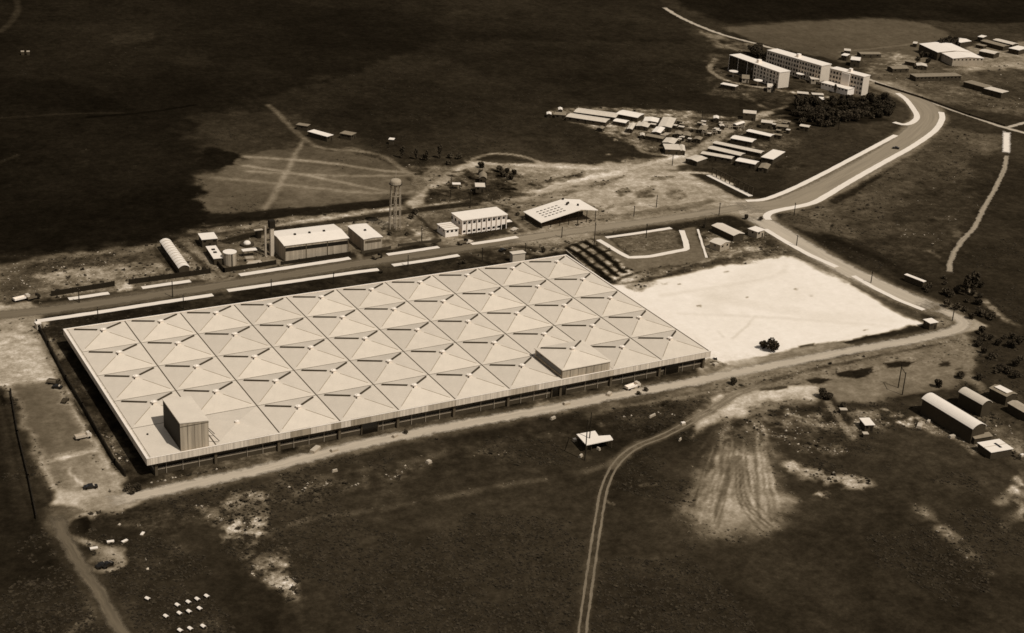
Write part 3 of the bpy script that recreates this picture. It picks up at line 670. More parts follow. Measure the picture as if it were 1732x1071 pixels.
for k in range(10): fascia(k*24 if k else -1.4,k*24+23.98 if k<9 else 240.6,D_,D_+.7,m_para)
mb=MB(); mb.box(-1.5,-.55,-.85,D_+.8,8.15,8.27); mb.box(W_+.05,W_+.7,-.85,D_+.8,8.15,8.27); mb.box(-.55,W_+.05,-.85,-.45,8.15,8.27); mb.box(-.55,W_+.05,D_+.1,D_+.8,8.15,8.27)
mb.build('parapet_coping',m_roofb,F)
# pillars and down pipes along the front and left sides
for i in range(11):
    xx=min(max(i*24,2.2),W_-1.6)
    MB().box(xx-.5,xx+.5,.5,1.59,0,5.19).build('pillar',m_clad2,F)
for j in range(1,6): MB().box(.6,1.59,j*24-.5-(1 if j==5 else 0),j*24+.5-(1 if j==5 else 0),0,5.19).build('pillar',m_clad2,F)
for i in range(10):
    for k in (1,2,3):
        if (i*3+k)%3==1 and i%2: continue
        xx=i*24+k*6; MB().box(xx-.08,xx+.08,1.2,1.36,0,5.19).build('down_pipe',m_clad,F)
for xx in (84.5,167.5,222.5):
    d=MB().box(xx-3.2,xx+3.2,1.1,1.58,0,4.6).build('loading_door',m_glass,F); MB().box(xx-3.5,xx-3.2,.9,1.6,0,4.9).box(xx+3.2,xx+3.5,.9,1.6,0,4.9).box(xx-3.2,xx+3.2,.9,1.6,4.6,4.9).build('door_frame',m_clad2,d)
# roof bays
AP=2.7
def bay(flat=0):
    h={0:AP,1:.12,2:1.1}[flat]
    return MB().add([(.25,.15,0),(23.75,.15,0),(23.75,23.85,0),(.25,23.85,0),(12,12,h),(.25,.15,-.3),(23.75,.15,-.3),(23.75,23.85,-.3),(.25,23.85,-.3)],
       [(0,1,4),(1,2,4),(2,3,4),(3,0,4),(0,5,6,1),(1,6,7,2),(2,7,8,3),(3,8,5,0)])
def hipbar(c, t0, t1, wd, hh, zoff=0.0):
    """upstand lying on a hip, from fraction t0 to t1 between centre and corner c"""
    ctr=Vector((12,12,AP)); cor=Vector((c[0],c[1],0)); a=ctr.lerp(cor,t0); b=ctr.lerp(cor,t1)
    d=(b-a); s=Vector((-d.y,d.x,0)).normalized()*wd/2; up=Vector((0,0,hh))
    lo=Vector((0,0,-.15))
    vs=[a-s+lo,a+s+lo,b+s+lo,b-s+lo,a-s*.6+up,a+s*.6+up,b+s*.6+up,b-s*.6+up]
    return MB().add(vs,[(0,3,2,1),(4,5,6,7),(0,1,5,4),(1,2,6,5),(2,3,7,6),(3,0,4,7)])
meshes={}
def part_copy(src,parent,loc):
    c=src.copy(); C.objects.link(c); c.parent=parent; c.location=loc; return c
protos=None
def add_details(b, cap=True, bars=True):
    global protos
    if protos is None:
        cp=MB(); cp.cyl((12,12),.95,AP-.35,AP+.45,10).cyl((12,12),1.15,AP+.45,AP+.6,10).cyl((12,12),.6,AP+.6,AP+.95,10,.3)
        c=cp.build('roof_cap',m_roofb,b)
        v=MB().cyl((11.1,10.9),.28,AP-.5,AP+.15,6).build('vent_pipe',m_dark,b)
        rl=hipbar((0,24),.17,.80,.75,.42).build('ridge_skylight',m_ridge,b)
        rr=hipbar((24,24),.17,.80,.75,.42).build('ridge_skylight',m_ridge,b)
        s1=hipbar((24,0),.17,.86,.30,.10).build('hip_seam',m_seam,b)
        s2=hipbar((0,0),.17,.84,.30,.10).build('hip_seam',m_seam,b)
        protos=[c,v,rl,rr,s1,s2]
    else:
        for k,p in enumerate(protos):
            c=p.copy(); C.objects.link(c); c.parent=b
base=bay(0); flat=bay(1); half=bay(2)
b0=None
for i in range(10):
    for j in range(5):
        kind=1 if (i,j)==(0,0) else 2 if (i,j)==(1,0) else 0
        if (i,j)==(7,0): continue
        if kind==0:
            if b0 is None:
                b0=base.build('roof_bay',m_roofw,F); b=b0; b.location=(i*24,j*24,H)
                add_details(b)
            else:
                b=b0.copy(); C.objects.link(b); b.parent=F; b.location=(i*24,j*24,H); add_details(b)
        else:
            b=(flat if kind==1 else half).build('roof_bay',m_roofw,F); b.location=(i*24,j*24,H)
            if kind==2:
                MB().cyl((12,12),.9,1.0,1.7,10).cyl((12,12),.5,1.7,2.0,10,.2).build('roof_cap',m_roofb,b)
            else: MB().cyl((4,17),.35,0,.5,8).build('vent_pipe',m_dark,b)
for i in range(1,10):
    MB().box(i*24-.24,i*24+.24,0.0,D_,H-.28,H+.02).build('roof_gutter',m_gutter,F)
MB().box(0.0,.24,0,D_,H-.28,H+.02).build('roof_gutter',m_gutter,F); MB().box(W_-.24,W_,0,D_,H-.28,H+.02).build('roof_gutter',m_gutter,F)
for j in range(1,5):
    mb=MB()
    for i in range(10): mb.box(i*24+.25,i*24+23.75,j*24-.15,j*24+.15,H-.28,H+.015)
    mb.build('valley_gutter',m_gutter,F)
# rooftop tower on the front left bays
T=MB(); x0,x1,y0,y1=11.2,21.5,.25,20.9
T.add([(x0,y0,H),(x1,y0,H),(x1,y1,H),(x0,y1,H),(x0,y0,H+11.1),(x1,y0,H+10.2),(x1,y1,H+10.2),(x0,y1,H+11.1)],[(0,3,2,1),(0,1,5,4),(1,2,6,5),(2,3,7,6),(3,0,4,7),(4,5,6,7)])
t=T.build('rooftop_tower',m_clad,F)
MB().add([(x0-.2,y0-.2,H+11.12),(x1+.2,y0-.2,H+10.2),(x1+.2,y1+.2,H+10.2),(x0-.2,y1+.2,H+11.12),(x0-.2,y0-.2,H+11.4),(x1+.2,y0-.2,H+10.48),(x1+.2,y1+.2,H+10.48),(x0-.2,y1+.2,H+11.4)],[(0,3,2,1),(0,1,5,4),(1,2,6,5),(2,3,7,6),(3,0,4,7),(4,5,6,7)]).build('tower_roof',m_roofw,t)
for k in range(1,4):
    MB().box(x0+k*2.6-.06,x0+k*2.6+.06,y0-.06,y0+.05,H+.2,H+10).build('panel_joint',m_clad2,t)
for k in range(0,8): MB().box(x0-.06,x0+.05,y0+.6+k*2.6,y0+.85+k*2.6,H+.2,H+10.9).build('panel_joint',m_clad2,t)
MB().box(x0-.09,x0+.04,y0+.5,y1-.3,H+.3,H+10.3).build('dark_side_panel',m_dark,t)  # dark panel covering most of the tower's left face
MB().box(x0-.25,x1+.25,y0-.12,y0,H+9.6,H+9.75).build('trim',m_clad2,t)
MB().bar((x1+.1,y0+1,H+6),(x1+4.2,y0+1.2,H+.6),.12).bar((x1+.2,y0+6,H+6),(x1+4.0,y0+6,H+1.2),.12).build('brace',m_dark,t)
# raised bay with its own pyramid
rb=MB().box(168,190.4,.1,22.4,H-.25,H+4.0).build('raised_bay',m_clad,F)
r=MB().add([(167.6,-.3,H+4.0),(190.8,-.3,H+4.0),(190.8,22.8,H+4.0),(167.6,22.8,H+4.0),(179.2,11.3,H+6.6),(167.6,-.3,H+3.7),(190.8,-.3,H+3.7),(190.8,22.8,H+3.7),(167.6,22.8,H+3.7)],
   [(0,1,4),(1,2,4),(2,3,4),(3,0,4),(0,5,6,1),(1,6,7,2),(2,7,8,3),(3,8,5,0),(8,7,6,5)]).build('raised_roof',m_roofw,rb)
for p in protos:
    if p.name.startswith('vent'): continue
    c=p.copy(); C.objects.link(c); c.parent=rb; c.location=(167.2,-.7,H+3.9)
    c.scale=(1,1,1)
MB().box(167.9,168.0,1,21.5,H+1.2,H+3.2).build('dark_side_band',m_glass,rb)  # dark band along the left face of the raised bay
for k in range(1,6): MB().box(168+k*3.7-.06,168+k*3.7+.06,.02,.12,H+.2,H+3.6).build('panel_joint',m_clad2,rb)
MB().add([(190.4,.15,H),(192,.15,H),(192,23.85,H),(190.4,23.85,H),(190.4,.15,H+.1),(192,.15,H+.1),(192,23.85,H+.1),(190.4,23.85,H+.1)],[(0,3,2,1),(4,5,6,7),(0,1,5,4),(1,2,6,5),(2,3,7,6),(3,0,4,7)]).build('flat_roof_strip',m_roofw,F)
MB().box(168,190.4,22.4,23.85,H-.1,H+.1).build('flat_roof_strip',m_roofw,F)

# ------------------------------------------------------------------ houses, halls and sheds
def fit(quad,h):
    """quad: photo pixels FL, FR, BR, BL of the roof edge at height h -> centre, angle, length, width"""
    p=[at(q[0],q[1],h) for q in quad]
    c=(p[0]+p[1]+p[2]+p[3])/4
    u=(p[1]-p[0])+(p[2]-p[3]); v=(p[3]-p[0])+(p[2]-p[1])
    L=u.length/2; Wd=v.length/2
    a1=math.atan2(u.y,u.x); a2=math.atan2(v.y,v.x)-math.pi/2
    wu,wv=L,Wd
    d=(a2-a1+math.pi)%(2*math.pi)-math.pi
    a=a1+d*wv/(wu+wv)
    return Vector((c.x,c.y,0)),a,L,Wd
def house(quad,h,label,cat='house',name='house',roof='flat',rise=0.0,m_r=None,m_w=None,group=None,wins=3,over=.35,door=True,axis=None,win_h=1.0,sides=True,open_front=False):
    m_r=m_r or m_tin; m_w=m_w or m_wall
    c,a,L,Wd=fit(quad,h); L=max(L,2.2); Wd=max(Wd,2.0)
    t=thing(name,label,cat,c,a,group)
    hx,hy=L/2,Wd/2; wx,wy=hx-over,hy-over
    axis=axis or ('x' if L>=Wd else 'y')
    if open_front:
        for sx in (-1,1):
            for sy in (-1,1): MB().box(sx*(wx-.1)-.1,sx*(wx-.1)+.1,sy*(wy-.1)-.1,sy*(wy-.1)+.1,0,h).build('post',m_dark,t)
        wall=None
    else:
        wall=MB().box(-wx,wx,-wy,wy,0,h)
        if roof=='gable' or roof=='vault':
            n=2 if roof=='gable' else 8
            ww=wy if axis=='x' else wx; ll=wx if axis=='x' else wy
            for sgn in (-1,1):
                pts=[]
                for i in range(n+1):
                    q=-ww+2*ww*i/n; f=(i/n); z=h+(rise*.93)*((1-abs(2*f-1)) if roof=='gable' else math.sin(math.pi*f)**.8)
                    pts.append((q,z))
                vs=[];
                for ll2 in (sgn*ll,sgn*(ll-.2)):
                    for q,z in pts: vs.append((ll2,q,z) if axis=='x' else (q,ll2,z))
                k=n+1
                fs=[tuple(range(k)),tuple(range(2*k-1,k-1,-1))]+[(i,k+i,k+i+1,i+1) for i in range(n)]+[(0,n,2*n+1,k)]
                wall.add(vs,fs)
        wall.build('wall',m_w,t)
    if roof=='flat': ro=MB().box(-hx,hx,-hy,hy,h,h+.22)
    elif roof=='shed':
        ro=MB().add([(-hx,-hy,h),(hx,-hy,h),(hx,hy,h+rise),(-hx,hy,h+rise),(-hx,-hy,h+.2),(hx,-hy,h+.2),(hx,hy,h+rise+.2),(-hx,hy,h+rise+.2)],[(0,3,2,1),(4,5,6,7),(0,1,5,4),(1,2,6,5),(2,3,7,6),(3,0,4,7)])
        if not open_front: MB().add([(-wx,wy,h),(wx,wy,h),(wx,wy-.2,h),(-wx,wy-.2,h),(-wx,wy,h+rise*.93),(wx,wy,h+rise*.93),(wx,wy-.2,h+rise*.9),(-wx,wy-.2,h+rise*.9)],[(0,3,2,1),(4,5,6,7),(0,1,5,4),(1,2,6,5),(2,3,7,6),(3,0,4,7)]).build('gable_infill',m_w,t)
    elif roof=='gable': ro=MB().gable(-hx,hx,-hy,hy,h,rise,.18,axis)
    else: ro=MB().vault(-hx,hx,-hy,hy,h,rise,.18,12,axis)
    rf=ro.build('roof',m_r,t)
    t['_d']=(hx,hy,h); 
    if not open_front and wins:
        n=wins
        for i in range(n):
            q=-wx+(i+.5)*2*wx/n
            if door and i==n//2: MB().box(q-.5,q+.5,-wy-.06,-wy+.02,.02,min(2.1,h-.3)).build('door',m_dark,t); continue
            z1=h-.5; MB().box(q-min(.7,wx/n*.6),q+min(.7,wx/n*.6),-wy-.05,-wy+.02,max(.6,z1-win_h),z1).build('window',m_glass,t)
        if sides and Wd>4:
            n=max(1,int(Wd/4))
            for i in range(n):
                q=-wy+(i+.5)*2*wy/n
                for sx in (-1,): MB().box(-wx-.05,-wx+.02,q-.5,q+.5,max(.6,h-.5-win_h),h-.5).build('window',m_glass,t)
    del t['_d']
    return t,rf,(hx,hy)

# large hall
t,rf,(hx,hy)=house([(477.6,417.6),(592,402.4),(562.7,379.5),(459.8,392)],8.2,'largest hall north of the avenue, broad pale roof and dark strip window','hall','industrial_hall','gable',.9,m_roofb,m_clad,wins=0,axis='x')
wx,wy=hx-.35,hy-.35
MB().box(-wx+.4,wx-.4,-wy-.08,-wy+.02,5.2,7.0).build('window_band',m_glass,t)
for k in range(0,4): 
    q=-wx+k*2*wx/3; q=min(max(q,-wx+.2),wx-.2); MB().box(q-.2,q+.2,-wy-.15,-wy-.0,0,8.1).build('pilaster',m_clad2,t)
for q in (-.45,.0,.45): MB().box(q*hx-.5,q*hx+.5,-.5,.5,8.9,9.9).build('roof_vent',m_dark,rf)
t2,rf,(hx,hy)=house([(614.8,405.7),(650,401),(618.6,379.5),(586.8,382)],6.6,'mid sized flat hall beside the water tower','hall','small_hall','gable',.4,m_roofb,m_clad,wins=0,axis='y')
MB().box(-.5,.5,-.5,.5,6.9,7.8).build('roof_vent',m_dark,rf)
MB().box(-hx+1,hx-1,-hy+.27,-hy+.4,4.4,5.6).build('window_band',m_clad2,t2)
# chimney stack and twin duct west of the hall
p=at(455,433); t=thing('boiler_stack','tall paired boiler stack with a dark head at the west end of the largest hall','chimney',(p.x,p.y,0))
MB().box(.6,2.4,-.9,.9,0,17.0).build('shaft',m_conc,t); MB().cyl((-1.6,.4),.55,0,15.5,10).build('flue',m_steel,t)
MB().box(.1,2.9,-1.4,1.4,14.6,18.2).build('stack_head',m_dark,t); MB().box(-1.6,.6,.1,.5,13.5,13.9).box(-1.6,.6,.1,.5,8,8.4).build('bracket',m_dark,t)
# barrel shed on the far left
t,rf,(hx,hy)=house([(303.5,454.5),(322.6,452),(288,408),(268,408)],3.6,'long barrel roofed shed standing alone at the west end of the avenue','shed','barrel_shed','vault',1.3,m_roofb,m_wallb,wins=0,axis='y')
for k in range(1,11): MB().vault(-hx-.03,hx+.03,-hy+k*2*hy/11-.12,-hy+k*2*hy/11+.12,3.75,1.36,.1,12,'y').build('roof_rib',m_roofg,rf)
house([(341.6,406.2),(368.3,403.7),(362,393.5),(334,395.5)],4.2,'square flat roofed house with dark walls north of the tank yard','house','flat_roofed_house','flat',0,m_roofb,m_wallb,wins=3)
t,rf,(hx,hy)=house([(364.5,438.5),(374.5,436.5),(369,415.5),(344.7,417.5)],3.4,'low pale roofed store with two dark roof hatches in the tank yard','store','yard_store','flat',0,m_roofb,m_wallb,wins=0)
for q in (.35,-.1): MB().box(-.8,.8,q*hy-.8,q*hy+.8,3.63,3.95).build('roof_hatch',m_dark,rf)
p=at(389,447); t=thing('storage_tank','upright cylindrical tank with a pale lid in the tank yard','tank',(p.x,p.y,0))
MB().cyl((0,0),3.1,0,6.2,20).build('shell',m_clad,t); MB().cyl((0,0),3.3,6.2,6.5,20).build('lid',m_roofb,t); MB().box(-.2,.2,-3.35,-3.1,0,6.3).build('ladder',m_dark,t)
t,rf,_=house([(410,426.5),(434,423),(433,419.5),(409,422)],3.2,'narrow white canopy on posts in the middle of the tank yard','canopy','yard_canopy','flat',0,m_roofb,m_wallb,wins=0,open_front=True)
p=at(418,415); t=thing('dome_tank','round basin with a bright domed cap behind the yard canopy','tank',(p.x,p.y,0))
MB().cyl((0,0),3.4,0,1.0,18).build('basin',m_wallb,t)
mb=MB()
for k in range(5): a0=k*math.pi/10; a1=(k+1)*math.pi/10; mb.cyl((0,0),1.8*math.cos(a0)+.02,1.0+1.5*math.sin(a0),1.0+1.5*math.sin(a1),14,1.8*math.cos(a1)+.02,cap=False)
mb.build('dome',m_roofb,t)
house([(416,438.5),(429.5,437.5),(428,434),(414.5,434.5)],1.6,'low pale bin with dark opening in the tank yard','bin','yard_bin','flat',0,m_roofg,m_wall,wins=0)
t=thing('paved_slab','pale concrete slab by the south wall of the tank yard','slab',(0,0,0)); MB().prism([tuple(at(*q)[:2]) for q in [(417,447),(445,445.5),(440,440.5),(421,442.5)]],0,.25).build('slab',m_conc,t)
p=at(437,402); t=thing('water_tank_stand','small dark tank with a flat pale lid at the back of the tank yard','tank',(p.x,p.y,0))
MB().cyl((0,0),1.5,0,4.0,12).build('shell',m_dark,t); MB().box(-2.2,2.2,-.8,.8,4.0,4.3).build('lid',m_conc,t)
# white office block
q=[(782,374.7),(858.8,363),(840,351.7),(762,360.3)]
c,a,L,Wd=fit(q,7.6); t=thing('office_block','white two storey office block with vertical fins by the avenue','office',c,a); hx,hy=L/2,Wd/2
MB().box(-hx+.4,hx-.4,-hy+.8,hy-.3,0,7.6).build('wall',m_white,t); MB().box(-hx,hx,-hy,hy,7.6,8.0).build('roof',m_roofb,t)
n=9
for k in range(n+1):
    qx=-hx+.5+k*(2*hx-1)/n; MB().box(qx-.15,qx+.15,-hy+.1,-hy+.79,0,7.59).build('fin',m_white,t)
for k in range(n):
    qx=-hx+.5+(k+.5)*(2*hx-1)/n
    for z in (5.4,.9): MB().box(qx-.75,qx+.75,-hy+.7,-hy+.82,z,z+1.1).build('window',m_glass,t)
for k in range(3):
    MB().box(-hx+.33,-hx+.42,-hy+3+k*4,-hy+4.6+k*4,4.8,6.4).build('window',m_glass,t)
MB().box(hx-.4,hx+3.2,-hy+.6,-hy+3.8,3.2,3.45).build('entrance_canopy',m_roofb,t); MB().box(hx-4,hx-.6,-hy+.62,-hy+.9,.02,2.4).build('entrance',m_glass,t)
t,rf,(hx,hy)=house([(752,390.6),(776.5,386.3),(762,376),(740.4,379)],4.0,'white annex with striped flat roof at the west end of the office block','annex','office_annex','flat',0,m_roofb,m_white,wins=3,door=False)
for k in (-1,0,1): MB().box(-hx+.2,hx-.2,k*hy*.5-.1,k*hy*.5+.1,4.23,4.4).build('roof_rib',m_roofg,rf)
# hangar with asymmetric pitched roof
fl=at(915,377.6,3.2); fr=at(1011.8,354.5,6.6); bl=at(884.8,358.9,3.2)
pk=at(983,355.4,8.8); u=(fr-fl); u.z=0; a=math.atan2(u.y,u.x); L=u.length; vv=Vector((bl.x-fl.x,bl.y-fl.y,0)); Wd=abs(-vv.x*math.sin(a)+vv.y*math.cos(a))
t=thing('open_hangar','wide hangar with a lopsided pale roof, small holes and a dark open front','hangar',(fl.x,fl.y,0),a)
pp=pk-fl; xp=pp.x*math.cos(a)+pp.y*math.sin(a); sh=vv.x*math.cos(a)+vv.y*math.sin(a)
xp=L*.70
def slab(xa,za,xb,zb,y0,y1,sh,tk=.3): return [(xa,y0,za),(xb,y0,zb),(xb+sh,y1,zb),(xa+sh,y1,za),(xa,y0,za+tk),(xb,y0,zb+tk),(xb+sh,y1,zb+tk),(xa+sh,y1,za+tk)]
BX=[(0,3,2,1),(4,5,6,7),(0,1,5,4),(1,2,6,5),(2,3,7,6),(3,0,4,7)]
sh*=1.0
rl=MB().add(slab(0,3.2,xp,7.6,0,Wd,sh),BX).build('roof_slope',m_roofb,t)
MB().add(slab(xp+.01,7.6,L,6.0,0,Wd,sh),BX).build('roof_slope',m_roofb,t)
mb=MB(); mb.add([(1,.8,0),(L-1,.8,0),(L-1,1.0,0),(1,1.0,0),(1,.8,3.1),(L-1,.8,5.8),(L-1,1,5.8),(1,1,3.1)],BX)
MB().add([(1+sh,Wd-1,0),(L-1+sh,Wd-1,0),(L-1+sh,Wd-.8,0),(1+sh,Wd-.8,0),(1+sh,Wd-1,3.2),(L-1+sh,Wd-1,6),(L-1+sh,Wd-.8,6),(1+sh,Wd-.8,3.2)],BX).build('back_wall',m_wallb,t)
MB().add([(.6,.6,0),(.8,.6,0),(.8+sh,Wd-1,0),(.6+sh,Wd-1,0),(.6,.6,3.1),(.8,.6,3.1),(.8+sh,Wd-1,3.1),(.6+sh,Wd-1,3.1)],BX).build('side_wall',m_wallb,t)
for k in range(7): 
    qx=1+k*(L-2)/6; z=3.2+(7.6-3.2)*qx/xp if qx<xp else 7.6-(qx-xp)/(L-xp)*1.6
    MB().box(qx-.15,qx+.15,.5,.8,0,z).build('post',m_dark,t)
for i in range(6):
    for j in range(4):
        fx=.16+i*.065; fy=.25+j*.15; qx=fx*L+sh*fy; qy=fy*Wd; z=3.2+4.4*fx*L/xp+.32
        MB().box(qx-.7,qx+.7,qy-.28,qy+.28,z-.12,z+.14).build('roof_hole',m_dark,rl)
for fx,fy in ((.62,.55),(.66,.6),(.75,.35),(.68,.95)): MB().box(fx*L+sh*fy-.4,fx*L+sh*fy+.4,fy*Wd-.4,fy*Wd+.4,7.2,8.7).build('roof_vent',m_dark,rl)
MB().box(L*.2,L*.9,Wd*.5,Wd*.52,0,3).build('partition',m_wallb,t)
# houses near the junction
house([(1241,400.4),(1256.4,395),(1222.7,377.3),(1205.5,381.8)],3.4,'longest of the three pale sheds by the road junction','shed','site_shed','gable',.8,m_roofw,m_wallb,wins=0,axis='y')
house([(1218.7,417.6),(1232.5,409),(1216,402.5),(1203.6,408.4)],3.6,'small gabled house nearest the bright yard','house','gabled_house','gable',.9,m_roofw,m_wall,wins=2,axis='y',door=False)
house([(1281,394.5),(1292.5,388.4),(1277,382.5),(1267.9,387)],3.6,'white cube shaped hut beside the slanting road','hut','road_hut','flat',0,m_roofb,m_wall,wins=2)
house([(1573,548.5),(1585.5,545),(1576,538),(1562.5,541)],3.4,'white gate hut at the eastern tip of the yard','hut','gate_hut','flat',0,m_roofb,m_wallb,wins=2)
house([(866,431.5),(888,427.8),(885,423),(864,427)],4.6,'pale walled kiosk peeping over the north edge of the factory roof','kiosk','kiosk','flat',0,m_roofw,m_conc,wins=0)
p=at(66,545); house([(62,549),(70,547.5),(66,543.5),(58,545)],2.6,'tiny pale guard hut at the head of the plaza wall','hut','guard_hut','flat',0,m_roofb,m_conc,wins=1,door=False,over=.15)
# L shaped shelter by the field
P=[at(x,y,3.4) for x,y in [(975,735.6),(1006.4,729.7),(1012.4,738.5),(1031.8,737.2),(1037,744.6),(991.5,754)]]
c=sum(P,Vector())/6; c.z=0; t=thing('open_shelter','white notched flat roofed shelter standing in the dark field south of the road','shelter',c)
MB().prism([(q.x-c.x,q.y-c.y) for q in P],3.4,3.7).build('roof',m_roofb,t)
for q in P: 
    k=(q-c)*.92; MB().box(k.x-.12,k.x+.12,k.y-.12,k.y+.12,0,3.4).build('post',m_wallb,t)
MB().box(-4,3,1.5,1.8,0,3.3).box(-4,-3.8,-3,1.5,0,3.3).build('back_wall',m_wallb,t)
# right hand sheds
house([(1645,727.5),(1668.5,721),(1582.4,668.9),(1560,674.6)],6.5,'longest barrel roofed shed at the right edge of the field','shed','barrel_shed','vault',1.8,m_roofb,m_wallb,wins=0,axis='y')
house([(1662,686),(1677.6,681.8),(1638.4,658),(1621.6,663.6)],5.6,'shorter barrel roofed shed behind the longest one','shed','barrel_shed','vault',1.5,m_roofw,m_wallb,wins=0,axis='y')
t,rf,(hx,hy)=house([(1704,672.5),(1718,666.5),(1692,650.5),(1673,657)],4.2,'patchy roofed shed in the corner by the right edge, further back','shed','patched_shed','gable',.8,m_tind,m_wallb,wins=0,axis='y')
MB().box(-hx*.55,hx*.5,-hy*.7,hy*.7,5.05,5.2).build('bright_sheet',m_roofb,rf)
house([(1738,702),(1752,697),(1722,678),(1703,682)],3.6,'grey shed half cut by the right edge, nearer than the patchy one','shed','patched_shed','gable',.7,m_roofg,m_wallb,wins=0,axis='y')
t,rf,(hx,hy)=house([(1675.5,767.5),(1711,759),(1690,741.5),(1656.6,750.4)],3.0,'wide white flat roofed shed with one dark skylight below the longest barrel shed','shed','flat_shed','flat',0,m_roofb,m_wallb,wins=0)
MB().box(hx*.1,hx*.3,-hy*.5,hy*.4,3.22,3.32).build('skylight',m_glass,rf); MB().box(-hx+.1,hx-.1,-.1,.1,3.22,3.3).build('roof_seam',m_roofg,rf)
house([(1648,744),(1679,737.5),(1672,733),(1643,738)],2.6,'narrow grey lean-to between the barrel shed and the flat shed','shed','lean_to','shed',.5,m_tind,m_wallb,wins=0)
house([(1462,720.5),(1479,719),(1470.4,706.5),(1455,708.4)],2.8,'lone white roofed hut in the dark scrub','hut','scrub_hut','flat',0,m_roofb,m_wallb,wins=2)
for q,lb in [([(1421,694),(1433,694),(1432,690.5),(1420,691)],'low pale concrete block at the end of the sandy path'),([(1461,735),(1468,734.5),(1466,731),(1460,731.5)],'small pale shack below the lone white roofed hut')]:
    house(q,1.6,lb,'shack','shack','flat',0,m_conc,m_wallb,wins=0,over=.1)
# long low white roof east of the slanting road
house([(1562,478),(1566,476),(1534,463),(1530,465)],3.0,'long white roofed lean-to on the slope east of the slanting road','shed','slope_shed','flat',0,m_roofb,m_wallb,wins=0)
# upper left farm
for q,lb,mr in [([(553,232.5),(560,229),(530,218),(525,223)],'long bright farm shed above the light meadow',m_roofb),([(595,229.5),(602,225.5),(583,221),(575,226)],'greyish farm shed to the right of the long bright one',m_tind),
            ([(520,214),(525,211),(506,208),(500,211.5)],'small farm shed to the left of the long bright one',m_tind),([(666,237),(668,234.5),(659,233),(657,236.5)],'tiny white hut alone on the dark hillside',m_roofb)]:
    house(q,3.2,lb,'farm shed','farm_shed','flat',0,mr,m_wallb,wins=2)
# cottages above the water tower
z=lambda x,y:(640+x/6.3,230+y/6.3)
house([z(785,520),z(880,520),z(870,500),z(790,500)],3,'small white canopy left of the domed cottage','canopy','yard_canopy','flat',0,m_roofb,m_wallb,wins=0,open_front=True)
house([z(1025,545),z(1130,545),z(1140,510),z(1035,515)],3.4,'cottage with pale awning below the domed cottage','cottage','cottage','shed',.5,m_roofw,m_wallb,wins=2)
house([z(1060,460),z(1150,460),z(1160,405),z(1085,410)],3.6,'cottage with a rounded grey roof in the dark hollow','cottage','domed_cottage','vault',1.5,m_tind,m_wallb,wins=2,axis='y')
